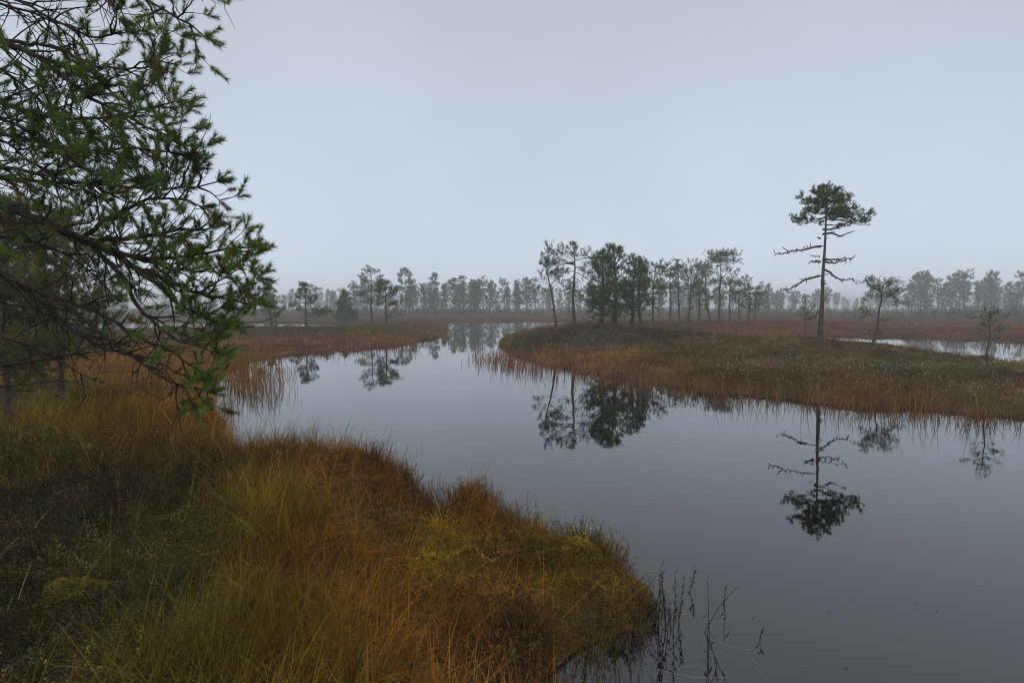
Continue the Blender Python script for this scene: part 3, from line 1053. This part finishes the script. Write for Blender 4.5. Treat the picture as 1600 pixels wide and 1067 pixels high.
# --- pines one can tell apart: (px, D, ytop, label, settings)
dense = lambda H, W: (lambda t: np.interp(t, [.1, .2, .45, .7, .9, 1], [.75, .95, 1, .78, .45, .15]) * W)
umb = lambda W: (lambda t: np.interp(t, [.5, .75, .9, 1], [.45, .85, 1, .7]) * W)
mid = [
    (868, 32, 408, 'slender pine leaning over the channel on the end of the island', 'pine_tree',
     dict(seed=201, r0=.085, t0=.52, n=18, prof=lambda t: np.interp(t, [.5, .7, 1], [.9, 1.05, .35]), elev=(10, 55), bend=([0, .25, .55, .8, 1], [0, -.03, -.25, -.5, -.62]), twigs=4, dead=5)),
    (896, 31, 386, 'tall gaunt pine with sparse layered crown beside the dense pine clump', 'pine_tree',
     dict(seed=202, r0=.11, t0=.68, n=13, prof=lambda t: np.interp(t, [.6, .8, .9, 1], [1.3, 1.55, .9, .4]), elev=(0, 25), twigs=4, dead=15, dead_len=.22, dead_t=(.38, .68),
          limbs=[(.8, 180, 2, 1.8, True), (.82, 170, 6, 1.6, True), (.78, 188, 2, 1.7, True), (.84, 0, 12, 1.0, True)])),
    (940, 29.2, 402, 'broad dense green pine at the front of the island clump', 'pine_tree',
     dict(seed=203, r0=.15, t0=.16, n=54, prof=lambda t: np.interp(t, [.1, .3, .6, .85, 1], [1.0, 1.25, 1.05, .75, .25]), elev=(-12, 50), twigs=4, dead=26, dead_len=.17, dead_t=(.05, .35), size=1.05)),
    (959, 30.4, 390, 'tallest pine of the dense island clump with pointed top', 'pine_tree',
     dict(seed=204, r0=.16, t0=.24, n=50, prof=lambda t: np.interp(t, [.1, .3, .6, .85, 1], [.9, 1.25, 1.2, .8, .25]), elev=(-10, 50), twigs=4, dead=20, dead_len=.15, dead_t=(.05, .3), size=1.05)),
    (986, 31.5, 406, 'dark pine at the back of the dense island clump', 'pine_tree',
     dict(seed=205, r0=.13, t0=.3, n=36, prof=lambda t: np.interp(t, [.2, .4, .8, 1], [.8, 1.05, .7, .25]), elev=(-8, 45), twigs=4, dead=10, size=1.1)),
    (999, 32.5, 412, 'short twisted pine on the edge of the dense island clump', 'pine_tree',
     dict(seed=206, r0=.11, t0=.28, n=36, prof=lambda t: np.interp(t, [.2, .5, 1], [.8, .95, .35]), elev=(-5, 40), twigs=4, dead=10, bend=([0, .3, 1], [.2, -.1, .1]))),
    (1021, 38, 421, 'thin flat-crowned pine just beyond the dense island clump', 'pine_tree',
     dict(seed=207, r0=.10, t0=.58, n=24, prof=umb(1.25), elev=(0, 20), twigs=4, dead=10)),
    (1049, 47, 417, 'slim pine beside the bare-topped pine', 'pine_tree', dict(seed=208, r0=.10, t0=.55, n=22, prof=umb(1.2), elev=(-5, 35), twigs=3, dead=8)),
    (1062, 46, 408, 'straight pine with a bare spiky top', 'pine_tree', dict(seed=209, r0=.11, t0=.5, n=14, prof=lambda t: np.interp(t, [.4, .8, 1], [1.3, .8, .12]), elev=(0, 20), twigs=2, dead=22, dead_len=.1, dead_t=(.3, .97), tip=False)),
    (1077, 48, 425, 'flat-crowned pine to the side of the bare-topped pine', 'pine_tree', dict(seed=210, r0=.11, t0=.62, n=24, prof=umb(1.9), elev=(-5, 22), twigs=4, dead=7)),
    (1093, 52, 438, 'short bushy pine between the flat-crowned and umbrella pines', 'pine_tree', dict(seed=211, r0=.10, t0=.3, n=32, prof=lambda t: np.interp(t, [.2, .5, 1], [.9, 1.1, .4]), elev=(-5, 30), twigs=3, dead=8)),
    (1102, 54, 427, 'crooked pine beside the umbrella pine', 'pine_tree', dict(seed=212, r0=.11, t0=.45, n=26, prof=umb(1.6), elev=(0, 40), twigs=3, dead=7, bend=([0, .5, 1], [.5, 0, -.1]))),
    (1124, 50, 403, 'umbrella pine with wide flat crown on a long thin trunk', 'pine_tree',
     dict(seed=213, r0=.12, t0=.86, n=22, prof=lambda t: np.interp(t, [.8, .95, 1], [1.5, 1.6, 1.0]), elev=(4, 12), twigs=5, dead=9, dead_t=(.35, .85), limbs=[(.68, 10, 10, 1.3, True), (.6, 185, 0, 1.0, True), (.55, 0, 0, 1.2, True)])),
    (1139, 55, 437, 'pine with drooping boughs just past the umbrella pine', 'pine_tree', dict(seed=214, r0=.11, t0=.5, n=22, prof=umb(1.5), elev=(-20, 20), twigs=3, dead=10)),
    (1155, 62, 443, 'pale thin pine with wispy crown past the umbrella pine', 'pine_tree', dict(seed=215, r0=.10, t0=.6, n=14, prof=umb(1.7), elev=(0, 25), twigs=3, dead=8)),
    (1168, 60, 460, 'low stunted pine past the wispy pine', 'pine_tree', dict(seed=216, r0=.10, t0=.4, n=14, prof=umb(1.6), elev=(-12, 10), twigs=3, dead=8)),
    (1180, 64, 462, 'low stunted pine with level boughs on the open bog', 'pine_tree', dict(seed=217, r0=.09, t0=.4, n=13, prof=umb(1.5), elev=(-12, 10), twigs=3, dead=6)),
    (1257, 29, 470, 'small young pine just behind the tall lone pine', 'pine_tree', dict(seed=218, r0=.045, t0=.55, n=16, prof=umb(.55), elev=(5, 40), twigs=3, dead=3, needle=.10, width=.012, size=.8)),
    (1367, 21, 446, 'small umbrella pine with wide thin crown by the pond edge', 'pine_tree',
     dict(seed=219, r0=.055, t0=.70, n=26, prof=lambda t: np.interp(t, [.6, .85, 1], [.55, .75, .6]), elev=(5, 25), twigs=4, dead=5, dead_len=.22, needle=.08, width=.011, size=.85, lean=(.25, 0), limbs=[(.55, 185, -8, .85, True), (.48, 180, 0, .75, True), (.42, 0, -10, .3, True), (.12, 20, 20, .3, True), (.14, 160, 20, .3, True)])),
    (1547, 14.3, 491, 'little bog pine by the pond near the picture edge', 'pine_tree',
     dict(seed=220, r0=.028, t0=.52, n=20, prof=umb(.42), elev=(5, 35), twigs=4, dead=5, needle=.065, width=.007, size=.6)),
    (478, 47, 446, 'dark rounded pine standing alone on the grassy spit', 'pine_tree',
     dict(seed=221, r0=.11, t0=.42, n=28, prof=lambda t: np.interp(t, [.4, .6, .85, 1], [.95, 1.1, .6, .15]), elev=(-5, 45), twigs=4, dead=8, limbs=[(.3, 0, -4, 2.0, True), (.34, -20, -6, 1.7, True), (.36, 15, 0, 1.8, True), (.28, 8, -6, 1.6, True)])),
    (603, 47, 441, 'dark pine with one long low bough on the grassy spit', 'pine_tree',
     dict(seed=222, r0=.12, t0=.42, n=30, prof=lambda t: np.interp(t, [.4, .7, 1], [1.1, 1.2, .35]), elev=(-5, 45), twigs=4, dead=14, limbs=[(.22, 5, 24, 1.7, True), (.2, 0, 20, 1.5, False)])),
    (581, 58, 424, 'tall layered pine behind the pine with the long low bough', 'pine_tree',
     dict(seed=223, r0=.13, t0=.40, n=30, prof=lambda t: np.interp(t, [.4, .6, .85, 1], [1.1, 1.5, 1.1, .5]), elev=(-8, 30), twigs=4, dead=9)),
    (425, 52, 462, 'crooked half-dead pine at the end of the long green bough', 'pine_tree', dict(seed=224, r0=.10, t0=.4, n=14, prof=umb(1.2), elev=(-5, 25), twigs=2, dead=16, lean=(-.4, 0))),
    (434, 54, 470, 'short half-dead pine beside the crooked one', 'pine_tree', dict(seed=225, r0=.09, t0=.5, n=10, prof=umb(1.0), elev=(-10, 20), twigs=2, dead=14, lean=(-.3, 0))),
]
for px, D, yt, lab, nm, kw in mid:
    x, y = spot(px, D)
    H = ztop(D, yt) - gz1(x, y)
    f = D / 30
    kw.setdefault('curl', .04)
    kw.setdefault('needle', .12 * max(.8, f ** .45)); kw.setdefault('width', .019 * max(.8, f ** .5)); kw.setdefault('shoot', .12 * f ** .5)
    me = pine_meshes(H=H, **kw)
    put_pine(nm, me, x, y, lab)

# spruce on the far bog
x, y = spot(540, 72)
put_pine('spruce_tree', pine_meshes(seed=230, H=ztop(72, 456) - gz1(x, y), r0=.12, t0=.12, n=70, prof=lambda t: 1.55 * (1 - t) ** .8 + .1, elev=(-18, 20), twigs=3, needle=.24, width=.05, shoot=.2, dead=4, curl=.0, tuft_n=10), x, y,
         'small dense spruce with pointed top on the misty bog')
# dead standing snag, and a dead sapling on the island
x, y = spot(1073, 33)
put_pine('dead_tree', (pine_meshes(231, ztop(33, 492) - gz1(x, y), .075, n=0, dead=7, dead_len=.10, dead_t=(.3, .95), tip=True)[0],), x, y, 'short dead grey trunk standing in the heath', 'dead tree', bark=M_GREYWOOD)
x, y = spot(1108, 36)
put_pine('dead_tree', (pine_meshes(232, 1.0, .035, n=0, dead=12, dead_len=.3, dead_t=(.3, .95))[0],), x, y, 'thin dead sapling with bare twigs on the heath', 'dead tree', bark=M_GREYWOOD)

# two bushy pines on the bank behind the near boughs
for sd_, px, D, yt, lab in ((241, 92, 10.6, 345, 'bushy pine seen through the near boughs, its grey trunk on the grassy bank'), (242, 8, 8.0, 335, 'bushy pine cut by the picture edge behind the near boughs')):
    x, y = spot(px, D)
    H = ztop(D, yt) - gz1(x, y)
    me = pine_meshes(sd_, H, .05, t0=.22, n=84, prof=lambda t: np.interp(t, [.2, .45, .8, 1], [.9, 1.15, .8, .25]), elev=(-12, 35), twigs=4, tuft_n=38, needle=.07, width=.0065, shoot=.09, dead=14, dead_len=.28,
                     dead_t=(.05, .45), greens=np.array([(.125, .150, .042), (.150, .160, .046), (.130, .150, .050), (.185, .170, .052)]), sub=3)
    put_pine('pine_tree', me, x, y, lab)

# ------------------------------------------------------------------ the far wood: pines of a few growths, each tree its own thing
kinds = []
for i in range(12):
    flat = i % 3
    H = 7.0
    pr = [umb(1.35), lambda t: np.interp(t, [.3, .6, .85, 1], [.9, 1.3, 1.0, .4]), lambda t: np.interp(t, [.2, .5, .9, 1], [1.0, 1.15, .6, .2])][flat]
    gaunt = i == 10
    kinds.append(pine_meshes(300 + i, H, .12, t0=[.36, .2, .08][flat], n=9 if gaunt else [24, 32, 40][flat], prof=pr, elev=[(-5, 25), (-8, 35), (-10, 40)][flat], twigs=3, tuft_n=9, needle=.30, width=.055, shoot=.25,
                             dead=24 if gaunt else 7, dead_len=.12, dead_t=(.2, .95 if gaunt else .6), sides=5, nseg=4, wig=.018, size=1.1, lean=(1.1 if i == 11 else rng.normal() * .35, 0))[:2])
kname = ['flat-topped', 'rounded', 'narrow'] * 3 + ['flat-topped', 'half-dead', 'leaning']

GROUP = 'misty pines of the far wood'
# front trees of the wood that stand out by their outline: (px, D, ytop, growth, label)
front = [(553, 85, 446, 0, 'thin misty pine beside the small spruce'), (632, 88, 423, 1, 'tall misty pine with broad layered crown left of the channel'), (645, 92, 440, 4, 'misty pine close beside the tall broad layered one'),
         (678, 92, 430, 2, 'misty pine with neat conical crown left of the channel'), (664, 95, 446, 3, 'shorter misty pine between the broad layered and conical pines'), (692, 97, 448, 7, 'low misty pine just past the conical pine'),
         (712, 92, 437, 5, 'slanting misty pine above the channel mouth'), (723, 96, 443, 1, 'misty pine with dark crown beside the slanting one'),
         (744, 95, 440, 3, 'misty flat-topped pine above the middle of the channel'), (765, 98, 447, 4, 'misty pine between two flat-topped pines above the channel'), (788, 96, 440, 6, 'broad misty flat-topped pine above the channel'),
         (806, 97, 446, 7, 'misty pine beside the broad flat-topped one'), (824, 92, 437, 1, 'misty pine just left of the leaning island pine'), (838, 94, 447, 0, 'misty pine half behind the leaning island pine'),
         (1030, 80, 440, 4, 'misty pine behind the thin flat-crowned pine'), (1198, 110, 462, 3, 'low misty pine on the open bog left of the lone pine'), (1212, 120, 464, 0, 'small misty pine near the low boughs of the lone pine'),
         (423, 75, 441, 8, 'tall pale misty pine above the tip of the long green bough'), (1447, 105, 428, 7, 'tall misty pine right of the pond pine'), (1484, 108, 431, 3, 'misty flat-topped pine in the right-hand wood'),
         (1508, 100, 427, 6, 'broadest misty pine of the right-hand wood'), (1548, 104, 428, 4, 'tall rounded misty pine behind the little bog pine'), (1592, 104, 427, 0, 'misty flat-topped pine at the picture edge of the right-hand wood'),
         (1418, 110, 440, 10, 'misty pine behind the wide thin crown of the pond pine')]


def far_tree(px, D, yt, kind, label, group, rz):
    D *= 1.5 if D > 84 else 1.0
    x, y = spot(px, D)
    H = ztop(D, yt) - gz1(x, y)
    put_pine('pine_tree', kinds[kind], x, y, label, 'tree', group, rz, scale=H / 7.0)


rf = random.Random(77)
for px, D, yt, k, lab in front:
    far_tree(px, D, yt, k, lab, GROUP, rf.random() * 6.28)
# the rest of the wood: (px from, to, count, D range, ytop range, where)
WOOD = [(-120, 400, 40, (105, 190), (446, 462), 'behind the near boughs'), (400, 560, 24, (125, 200), (452, 464), 'behind the grassy spit'),
        (560, 700, 26, (98, 160), (442, 460), 'left of the channel'), (700, 860, 30, (98, 150), (441, 458), 'above the channel'),
        (860, 1050, 22, (85, 150), (440, 458), 'behind the island clump'), (1050, 1200, 24, (85, 150), (446, 462), 'behind the umbrella pine'),
        (1200, 1420, 36, (130, 200), (452, 464), 'behind the tall lone pine'), (1420, 1720, 50, (102, 150), (428, 450), 'in the right-hand wood')]
ONES = ['', 'first', 'second', 'third', 'fourth', 'fifth', 'sixth', 'seventh', 'eighth', 'ninth', 'tenth', 'eleventh', 'twelfth', 'thirteenth', 'fourteenth', 'fifteenth', 'sixteenth',
        'seventeenth', 'eighteenth', 'nineteenth']
nth = lambda i: ONES[i] if i < 20 else ('twentieth' if i == 20 else 'twenty-' + ONES[i - 20] if i < 30 else 'thirtieth' if i == 30 else 'thirty-' + ONES[i - 30])
for a_, b_, k, (d0, d1), (t0_, t1_), where in WOOD:
    row = []
    for i in range(k):
        px = a_ + (b_ - a_) * (i + rf.random() * 1.8 - .4) / k
        nz = float(vnoise(np.array([px / 34.0]), np.array([.5]), 9)[0])
        px += 34 * (float(vnoise(np.array([px / 40.0]), np.array([2.5]), 19)[0]) - .5)      # the trees stand in loose clumps with gaps between
        row.append((px, d0 + (d1 - d0) * rf.random() ** 1.2, t0_ + (t1_ - t0_) * rf.random() ** .8 + 24 * (nz - .45), rf.randrange(12)))
    seen = {}
    for px, D, yt, q in sorted(row):
        nm_ = kname[q]
        if not 0 < px < 1600:
            nm_ += ' (out)'
        seen[nm_] = seen.get(nm_, 0) + 1
        lab = '%s %s pine from the left in the misty wood %s' if 0 < px < 1600 else '%s %s pine past the picture edge in the misty wood %s'
        far_tree(px, D, min(yt, 469), q, lab % (nth(seen[nm_]), nm_.replace(' (out)', ''), where), 'misty pines deep in the far wood', rf.random() * 6.28)


def undergrowth():
    rg = np.random.default_rng(44)
    sh = [sprig(rg, 2.6, 10, .42, .14, 3, .4) for _ in range(6)]
    x, y, d, c, kk = land_points(4200, 105, 240, -48, 48, 1.0, 1.0)
    k = vnoise(x * .07, y * .07, 12) > .42
    x, y = x[k], y[k]
    n_ = len(x)
    base = np.stack([x, y, ground(x, y, False)], 1)
    copies('undergrowth', [q[0] for q in sh], [q[1] for q in sh], [q[2] for q in sh], base, rg.random(n_) * 6.28, rg.normal(size=(n_, 2)) * .15, .35 + .9 * rg.random(n_) ** 2,
           jitter(np.tile([[.06, .066, .034]], (n_, 1)), .1, .3), M_HEATH)


undergrowth()


# ------------------------------------------------------------------ the near pine whose boughs hang into the picture
def near_pine():
    rg = np.random.default_rng(9)
    tx, ty = -4.75, 3.7
    tz = gz1(tx, ty)
    org = np.array([tx, ty, tz])
    o = thing('pine_tree', tuple(org), 'near pine whose dark twiggy boughs and green needles hang in from the side', 'tree')
    tb = Tubes()
    zz = np.linspace(-.3, 6.6, 14)
    tb.add(np.stack([np.cumsum(rg.normal(size=14)) * .02, np.cumsum(rg.normal(size=14)) * .02, zz], 1), np.linspace(.17, .03, 14), 12)
    link('trunk', tb.mesh('trunk'), M_BARK, o)
    T0 = -330
    # limb: points (px, py), start and end distance, thickness, share along it where needles begin, liveliness
    L = [
        ([(T0, -150), (-100, -95), (60, -50), (180, -22), (260, 8), (322, 58)], 3.7, 3.0, .020, .55, .9),
        ([(T0, -200), (-80, -150), (60, -100), (200, -60), (300, -30), (350, -5)], 3.7, 3.5, .018, .55, .4),
        ([(T0, -70), (-120, -45), (20, -2), (90, 28), (140, 60), (200, 45)], 3.7, 3.1, .018, .65, .5),
        ([(T0, -40), (-120, -25), (10, 10), (90, 35), (140, 70), (160, 110)], 3.7, 3.4, .016, .85, .3),
        ([(T0, 15), (-120, 35), (0, 62), (60, 90), (110, 135), (145, 165), (215, 195), (286, 235)], 3.7, 3.0, .032, .5, 1.0),
        ([(0, 62), (60, 75), (110, 92), (150, 115), (200, 118), (250, 92)], 3.55, 3.1, .012, .5, .8),
        ([(60, 90), (120, 110), (180, 130), (230, 140), (262, 125)], 3.5, 3.2, .010, .4, .9),
        ([(T0, 110), (-150, 135), (0, 160), (80, 185), (150, 192), (220, 178), (290, 160)], 3.7, 3.0, .022, .45, 1.0),
        ([(T0, 60), (-150, 75), (0, 100), (60, 150), (110, 200), (150, 215)], 3.7, 3.4, .020, .65, .6),
        ([(T0, 180), (-150, 190), (0, 212), (100, 238), (180, 240), (240, 235), (292, 246)], 3.7, 3.1, .020, .4, 1.0),
        ([(T0, 150), (-120, 170), (0, 185), (60, 210), (120, 260), (150, 272)], 3.7, 3.0, .018, .6, .8),
        ([(T0, 215), (-100, 245), (30, 262), (110, 280), (170, 290)], 3.7, 2.9, .018, .5, 1.0),
        ([(T0, 240), (-100, 268), (60, 284), (180, 292), (260, 302), (336, 284)], 3.7, 3.2, .020, .55, 1.0),
        ([(T0, 245), (-120, 282), (0, 312), (60, 342), (130, 370), (200, 400), (270, 402), (340, 392), (390, 388)], 3.7, 3.0, .040, .55, 1.4),
        ([(60, 342), (150, 385), (220, 425), (290, 452), (350, 470), (405, 480)], 3.45, 2.8, .024, .45, 1.4),
        ([(130, 370), (190, 340), (240, 318), (290, 322), (325, 338)], 3.4, 3.3, .014, .35, 1.4),
        ([(150, 378), (220, 372), (290, 360), (335, 362)], 3.4, 3.0, .014, .3, 1.5),
        ([(200, 400), (260, 420), (310, 425), (355, 428)], 3.25, 3.0, .012, .3, 1.5),
        ([(200, 410), (245, 440), (290, 480), (330, 500), (360, 510)], 3.2, 2.9, .013, .35, 1.3),
        ([(130, 370), (195, 425), (225, 480), (285, 525), (350, 552)], 3.4, 2.9, .016, .6, .8),
        ([(T0, 330), (-120, 378), (0, 425), (80, 460), (150, 510), (210, 560), (270, 592), (325, 603)], 3.7, 3.1, .030, .86, .35),
        ([(0, 425), (70, 470), (140, 530), (200, 545), (260, 555), (300, 575)], 3.6, 3.3, .016, .95, .15),
        ([(80, 460), (160, 490), (230, 530), (290, 550), (330, 585)], 3.5, 3.1, .013, .9, .3),
        ([(T0, 560), (-100, 574), (0, 567), (80, 552), (140, 546), (185, 530)], 3.7, 3.9, .020, 1.1, 0),
        ([(T0, 610), (-50, 610), (60, 598), (110, 590)], 3.7, 4.2, .012, 1.1, 0),
        ([(T0, 480), (-100, 500), (20, 520), (100, 560), (160, 590)], 3.7, 4.2, .014, 1.1, 0),
        ([(T0, 300), (-120, 345), (0, 375), (70, 385), (130, 420), (180, 470)], 3.7, 4.0, .020, .75, .4),
        ([(T0, 400), (-100, 440), (10, 470), (90, 500), (150, 520)], 3.7, 4.0, .016, .95, .2),
        ([(T0, -10), (-150, 20), (-40, 40), (30, 110), (70, 160)], 3.7, 3.6, .016, .6, .5),
        ([(T0, 130), (-150, 160), (-30, 200), (40, 250), (80, 290)], 3.7, 3.2, .016, .5, .9),
        # boughs on the far and the hidden side of the tree
        ([(T0, -380), (-250, -420), (-120, -440), (0, -430)], 3.7, 4.4, .02, .4, 1.0), ([(T0, -300), (-200, -320), (-60, -300), (60, -260)], 3.7, 4.2, .02, .4, 1.0),
        ([(T0, -500), (-280, -560), (-240, -600)], 3.7, 3.6, .015, .3, 1.0), ([(T0, -250), (-480, -300), (-620, -280)], 3.7, 4.0, .02, .4, 1.0), ([(T0, 60), (-520, 40), (-700, 80)], 3.7, 4.2, .02, .4, 1.0),
    ]
    GN = np.array([(.120, .205, .042), (.155, .235, .046), (.100, .175, .040), (.185, .230, .046), (.125, .210, .052)])
    OLD = np.array([(.13, .085, .025), (.15, .075, .03), (.11, .095, .03)])
    for pts, Y0, Y1, r, f0, live in L:
        pts = [(q[0] - 4 * min(max((q[0] - 120) / 200, 0), 1), q[1]) for q in pts]
        P = np.array([at(q[0], q[1], Y0 + (Y1 - Y0) * i / (len(pts) - 1)) for i, q in enumerate(pts)])
        P, LL = resample(P, 26)
        P[1:] += np.cumsum(rg.normal(size=(25, 3)) * .004, axis=0) + rg.normal(size=(25, 3)) * .004
        tb, tf = Tubes(), Tufts()
        tb.add(P - org, np.linspace(r, .0035, 26), 7)

        def shoots(p, d, l):
            """a needle-bearing shoot at a twig's end, with two or three beside it"""
            for q in range(1 + (rg.random() < .7)):
                dd = unit(unit(d) * .8 + rg.normal(size=3) * .38 + np.array([0, 0, .32]))
                c = GN[rg.integers(5)] if rg.random() < .86 else OLD[rg.integers(3)]
                tf.add(p - org, dd, .8 + .5 * rg.random(), c * (.7 + .6 * rg.random()))
        n2 = int(LL * 11) + 3
        ph = rg.random() * 50
        for q in range(n2):
            f = .10 + .9 * (q + rg.random()) / n2
            j = min(int(f * 25), 24)
            td = unit(P[j + 1] - P[j])
            side = unit(np.cross(td, rg.normal(size=3)))
            alive = f > f0 + .1 - .15 * rg.random() and rg.random() < live * (.6 + .45 * f) and (f > .93 or float(vnoise(np.array([f * LL * 2.6 + ph]), np.array([.5]), 3)[0]) > (.47 if pts[-1][1] < 260 else .36))
            l2 = (.16 + .36 * rg.random()) * (1.2 - .85 * f) * min(1.1, .5 + LL * .25)
            upv = .16 if alive else (-.06 if rg.random() < .6 else .1)
            tp, te = curve(P[j], td * .75 + side * .65 + np.array([0, 0, upv]), l2, 6, rg, .17, .05 if alive else -.015)
            tb.add(tp - org, np.linspace(min(.0065, r * .45), .0022, 6), 4)
            n3 = int(l2 * (21 if alive else 9)) + 1
            for m in range(n3):
                k = rg.integers(1, 6)
                s3 = unit(np.cross(te, rg.normal(size=3)))
                l3 = .05 + .15 * rg.random()
                t3, e3 = curve(tp[k], te * .7 + s3 * .75 + np.array([0, 0, .15 if alive else -.02]), l3, 4, rg, .24, .06 if alive else 0)
                tb.add(t3 - org, [.0028, .0024, .002, .0014], 3)
                if alive and rg.random() < .92:
                    shoots(t3[-1], e3, l3)
            if alive:
                shoots(tp[-1], te, l2)
        if f0 < 1:
            for _ in range(3):
                shoots(P[-1], P[-1] - P[-3], .1)
        bo = link('branch', tb.mesh('branch'), M_TWIG, o)
        if tf.p:
            link('needles', tf.mesh('needles', rg, 112, .078, .030, .0025, .62, .5), M_NEEDLE, bo, kind='stuff')


near_pine()


# ------------------------------------------------------------------ single water plants and straws by the near bank's tip
def water_plant(px, py, h_px, label, leafy, lean=0.0):
    rg = np.random.default_rng(int(px * 7 + py))
    q = gp(px, py, 0)
    D = q[1]
    h = h_px / F_PX * D
    o = thing('water_plant', (q[0], q[1], 0), label, 'water plant', 'single stems standing in the water by the bank')
    P, d = curve((0, 0, -.10), (lean, rg.normal() * .08, 1), h + .10, 7, rg, .06)
    tb = Tubes()
    tb.add(P, np.linspace(.0034, .0015, 7), 5)
    link('stem', tb.mesh('stem'), M_TWIG, o)
    for k in range(leafy):
        f = .35 + .65 * (k + rg.random()) / leafy
        j = min(int(f * 6), 5)
        b0 = P[j] + (P[j + 1] - P[j]) * (f * 6 - j)
        az = rg.random() * 6.28
        ld = unit([math.cos(az) * .6, math.sin(az) * .6, .8 if rg.random() < .75 else -.5])
        wv2 = unit(np.cross(ld, [.3, .2, 1])) * .0045
        l_ = .028 + .030 * rg.random()
        V = np.array([b0, b0 + ld * l_ * .35 - wv2, b0 + ld * l_ * .35 + wv2, b0 + ld * l_ * .75 - wv2 * .8 + [0, 0, -.002], b0 + ld * l_ * .75 + wv2 * .8 + [0, 0, -.002], b0 + ld * l_ + [0, 0, -.006]])
        T = np.array([(0, 1, 2), (1, 3, 4), (1, 4, 2), (3, 5, 4)])
        c = np.tile([[.022, .024, .016]] if rg.random() < .7 else [[.06, .03, .016]], (6, 1))
        link('leaf', tri_mesh('leaf', V, T, c), M_HEATH, o)


wp = [(1018, 968, 85, 'leafy stem nearest the mossy tip of the bank', 7), (1030, 975, 92, 'second leafy stem out from the mossy tip of the bank', 8), (1042, 985, 105, 'tallest leafy stem of the tuft off the bank tip', 10),
      (1050, 990, 98, 'dense dark leafy stem in the middle of the tuft off the bank tip', 10), (1058, 982, 80, 'short leafy stem on the outer side of the tuft off the bank tip', 6), (1046, 1000, 92, 'lowest leafy stem in front of the tuft off the bank tip', 6),
      (1076, 925, 42, 'dark leafy sprig standing apart in open water', 9), (1092, 985, 110, 'long bare stem leaning out over the water', 1), (1103, 1000, 95, 'bare stem beside the long leaning one', 1),
      (1128, 940, 30, 'short forked twig in open water', 3), (1184, 1000, 20, 'tiny dark sprig farthest out in the water', 4), (1132, 985, 18, 'tiny twig between the stems and the farthest sprig', 1),
      (1105, 1040, 60, 'thin stem in front of the leaning stems', 2), (1125, 1045, 50, 'thin stem out in front of the leaning stems', 1), (825, 782, 12, 'tiny sprig in the water beyond the bank', 2)]
for i, (px, py, hp, lab, lf) in enumerate(wp):
    water_plant(px, py, hp, lab, int(lf * 1.7 + .5), [.02, -.03, .05, 0, .1, -.05, .08, .25, .12, .3, .1, -.1, .1, -.15, 0][i])


def straw(p0, p1, label):
    a_, b_ = gp(*p0), gp(*p1)
    m = (a_ + b_) / 2
    s = np.linspace(-.5, .5, 7)
    v = b_ - a_
    nrm = np.array([-v[1], v[0]]) / np.linalg.norm(v)
    c = np.stack([s[:, None] * v + nrm * (.35 * np.linalg.norm(v) * (s[:, None] ** 2 - .1))][0].T, 1)
    V = []
    for k in range(7):
        wd = .0016 * (1 - abs(s[k]) * 1.2)
        for sg in (-1, 1):
            V.append((c[k, 0] + nrm[0] * wd * sg, c[k, 1] + nrm[1] * wd * sg, .005 + .001 * sg))
    T = [(2 * k, 2 * k + 1, 2 * k + 3, 2 * k + 2) for k in range(6)]
    o = link('grass_straw', tri_mesh('grass_straw', V, np.array(T), np.tile([[.17, .155, .12]], (14, 1))), M_STRAW, label=label, category='straw', group='pale straws floating by the bank')
    o.location = (m[0], m[1], 0)


for p0, p1, lab in [((1108, 1000), (1175, 1018), 'pale straw floating beside the leaning stems'), ((1150, 1008), (1200, 1050), 'long pale straw farthest out on the water'), ((1068, 1044), (1096, 1036), 'short pale straw in front of the leafy tuft'),
                    ((1028, 1050), (1145, 1062), 'longest pale straw low on the water'), ((1100, 973), (1145, 969), 'faint pale straw behind the leaning stems'), ((1076, 965), (1085, 972), 'tiny pale straw near the leafy tuft')]:
    straw(p0, p1, lab)

def water_specks():
    n_ = 700
    x, y = polar_points(n_, 3.0, 26, -30, 44, 1.0)
    k = shore(x, y) < -.15
    x, y = x[k], y[k]
    n_ = len(x)
    V = [np.array([(-1, -.4, 0), (.2, -.5, .0), (1, .1, 0), (.1, .5, 0), (-.8, .3, 0)], float), np.array([(-1, -.15, 0), (1, -.1, 0), (1.1, .1, 0), (-.9, .15, 0), (-1.1, 0, 0)], float)]
    T = [np.array([(0, 1, 2), (0, 2, 3), (0, 3, 4)])] * 2
    F = [np.ones((5, 3))] * 2
    c_ = np.where(rng.random((n_, 1)) < .45, np.array([[.22, .19, .13]]), np.array([[.04, .028, .015]]))
    copies('floating_litter', V, T, F, np.stack([x, y, np.full(n_, .004)], 1), rng.random(n_) * 6.28, np.zeros((n_, 2)), .004 + .008 * rng.random(n_) ** 2, c_, M_STRAW)


water_specks()

# ------------------------------------------------------------------ the fog
hv = [(x_, y_, z_) for x_ in (-640, 640) for y_ in (-640, 640) for z_ in (-2.0, 10.6)]
hf = np.array([(0, 1, 3, 2), (4, 6, 7, 5), (0, 4, 5, 1), (2, 3, 7, 6), (0, 2, 6, 4), (1, 5, 7, 3)])
M_HAZE = bpy.data.materials.new('fog')
M_HAZE.use_nodes = True
n, l = M_HAZE.node_tree.nodes, M_HAZE.node_tree.links
n.clear()
ho = n.new('ShaderNodeOutputMaterial')
pv = n.new('ShaderNodeVolumePrincipled')
pv.inputs['Color'].default_value = (.95, .96, .97, 1)
pv.inputs['Density'].default_value = HAZE_DENSITY
pv.inputs['Anisotropy'].default_value = .3
l.new(pv.outputs[0], ho.inputs['Volume'])
link('haze', tri_mesh('haze', hv, hf), M_HAZE, kind='stuff')
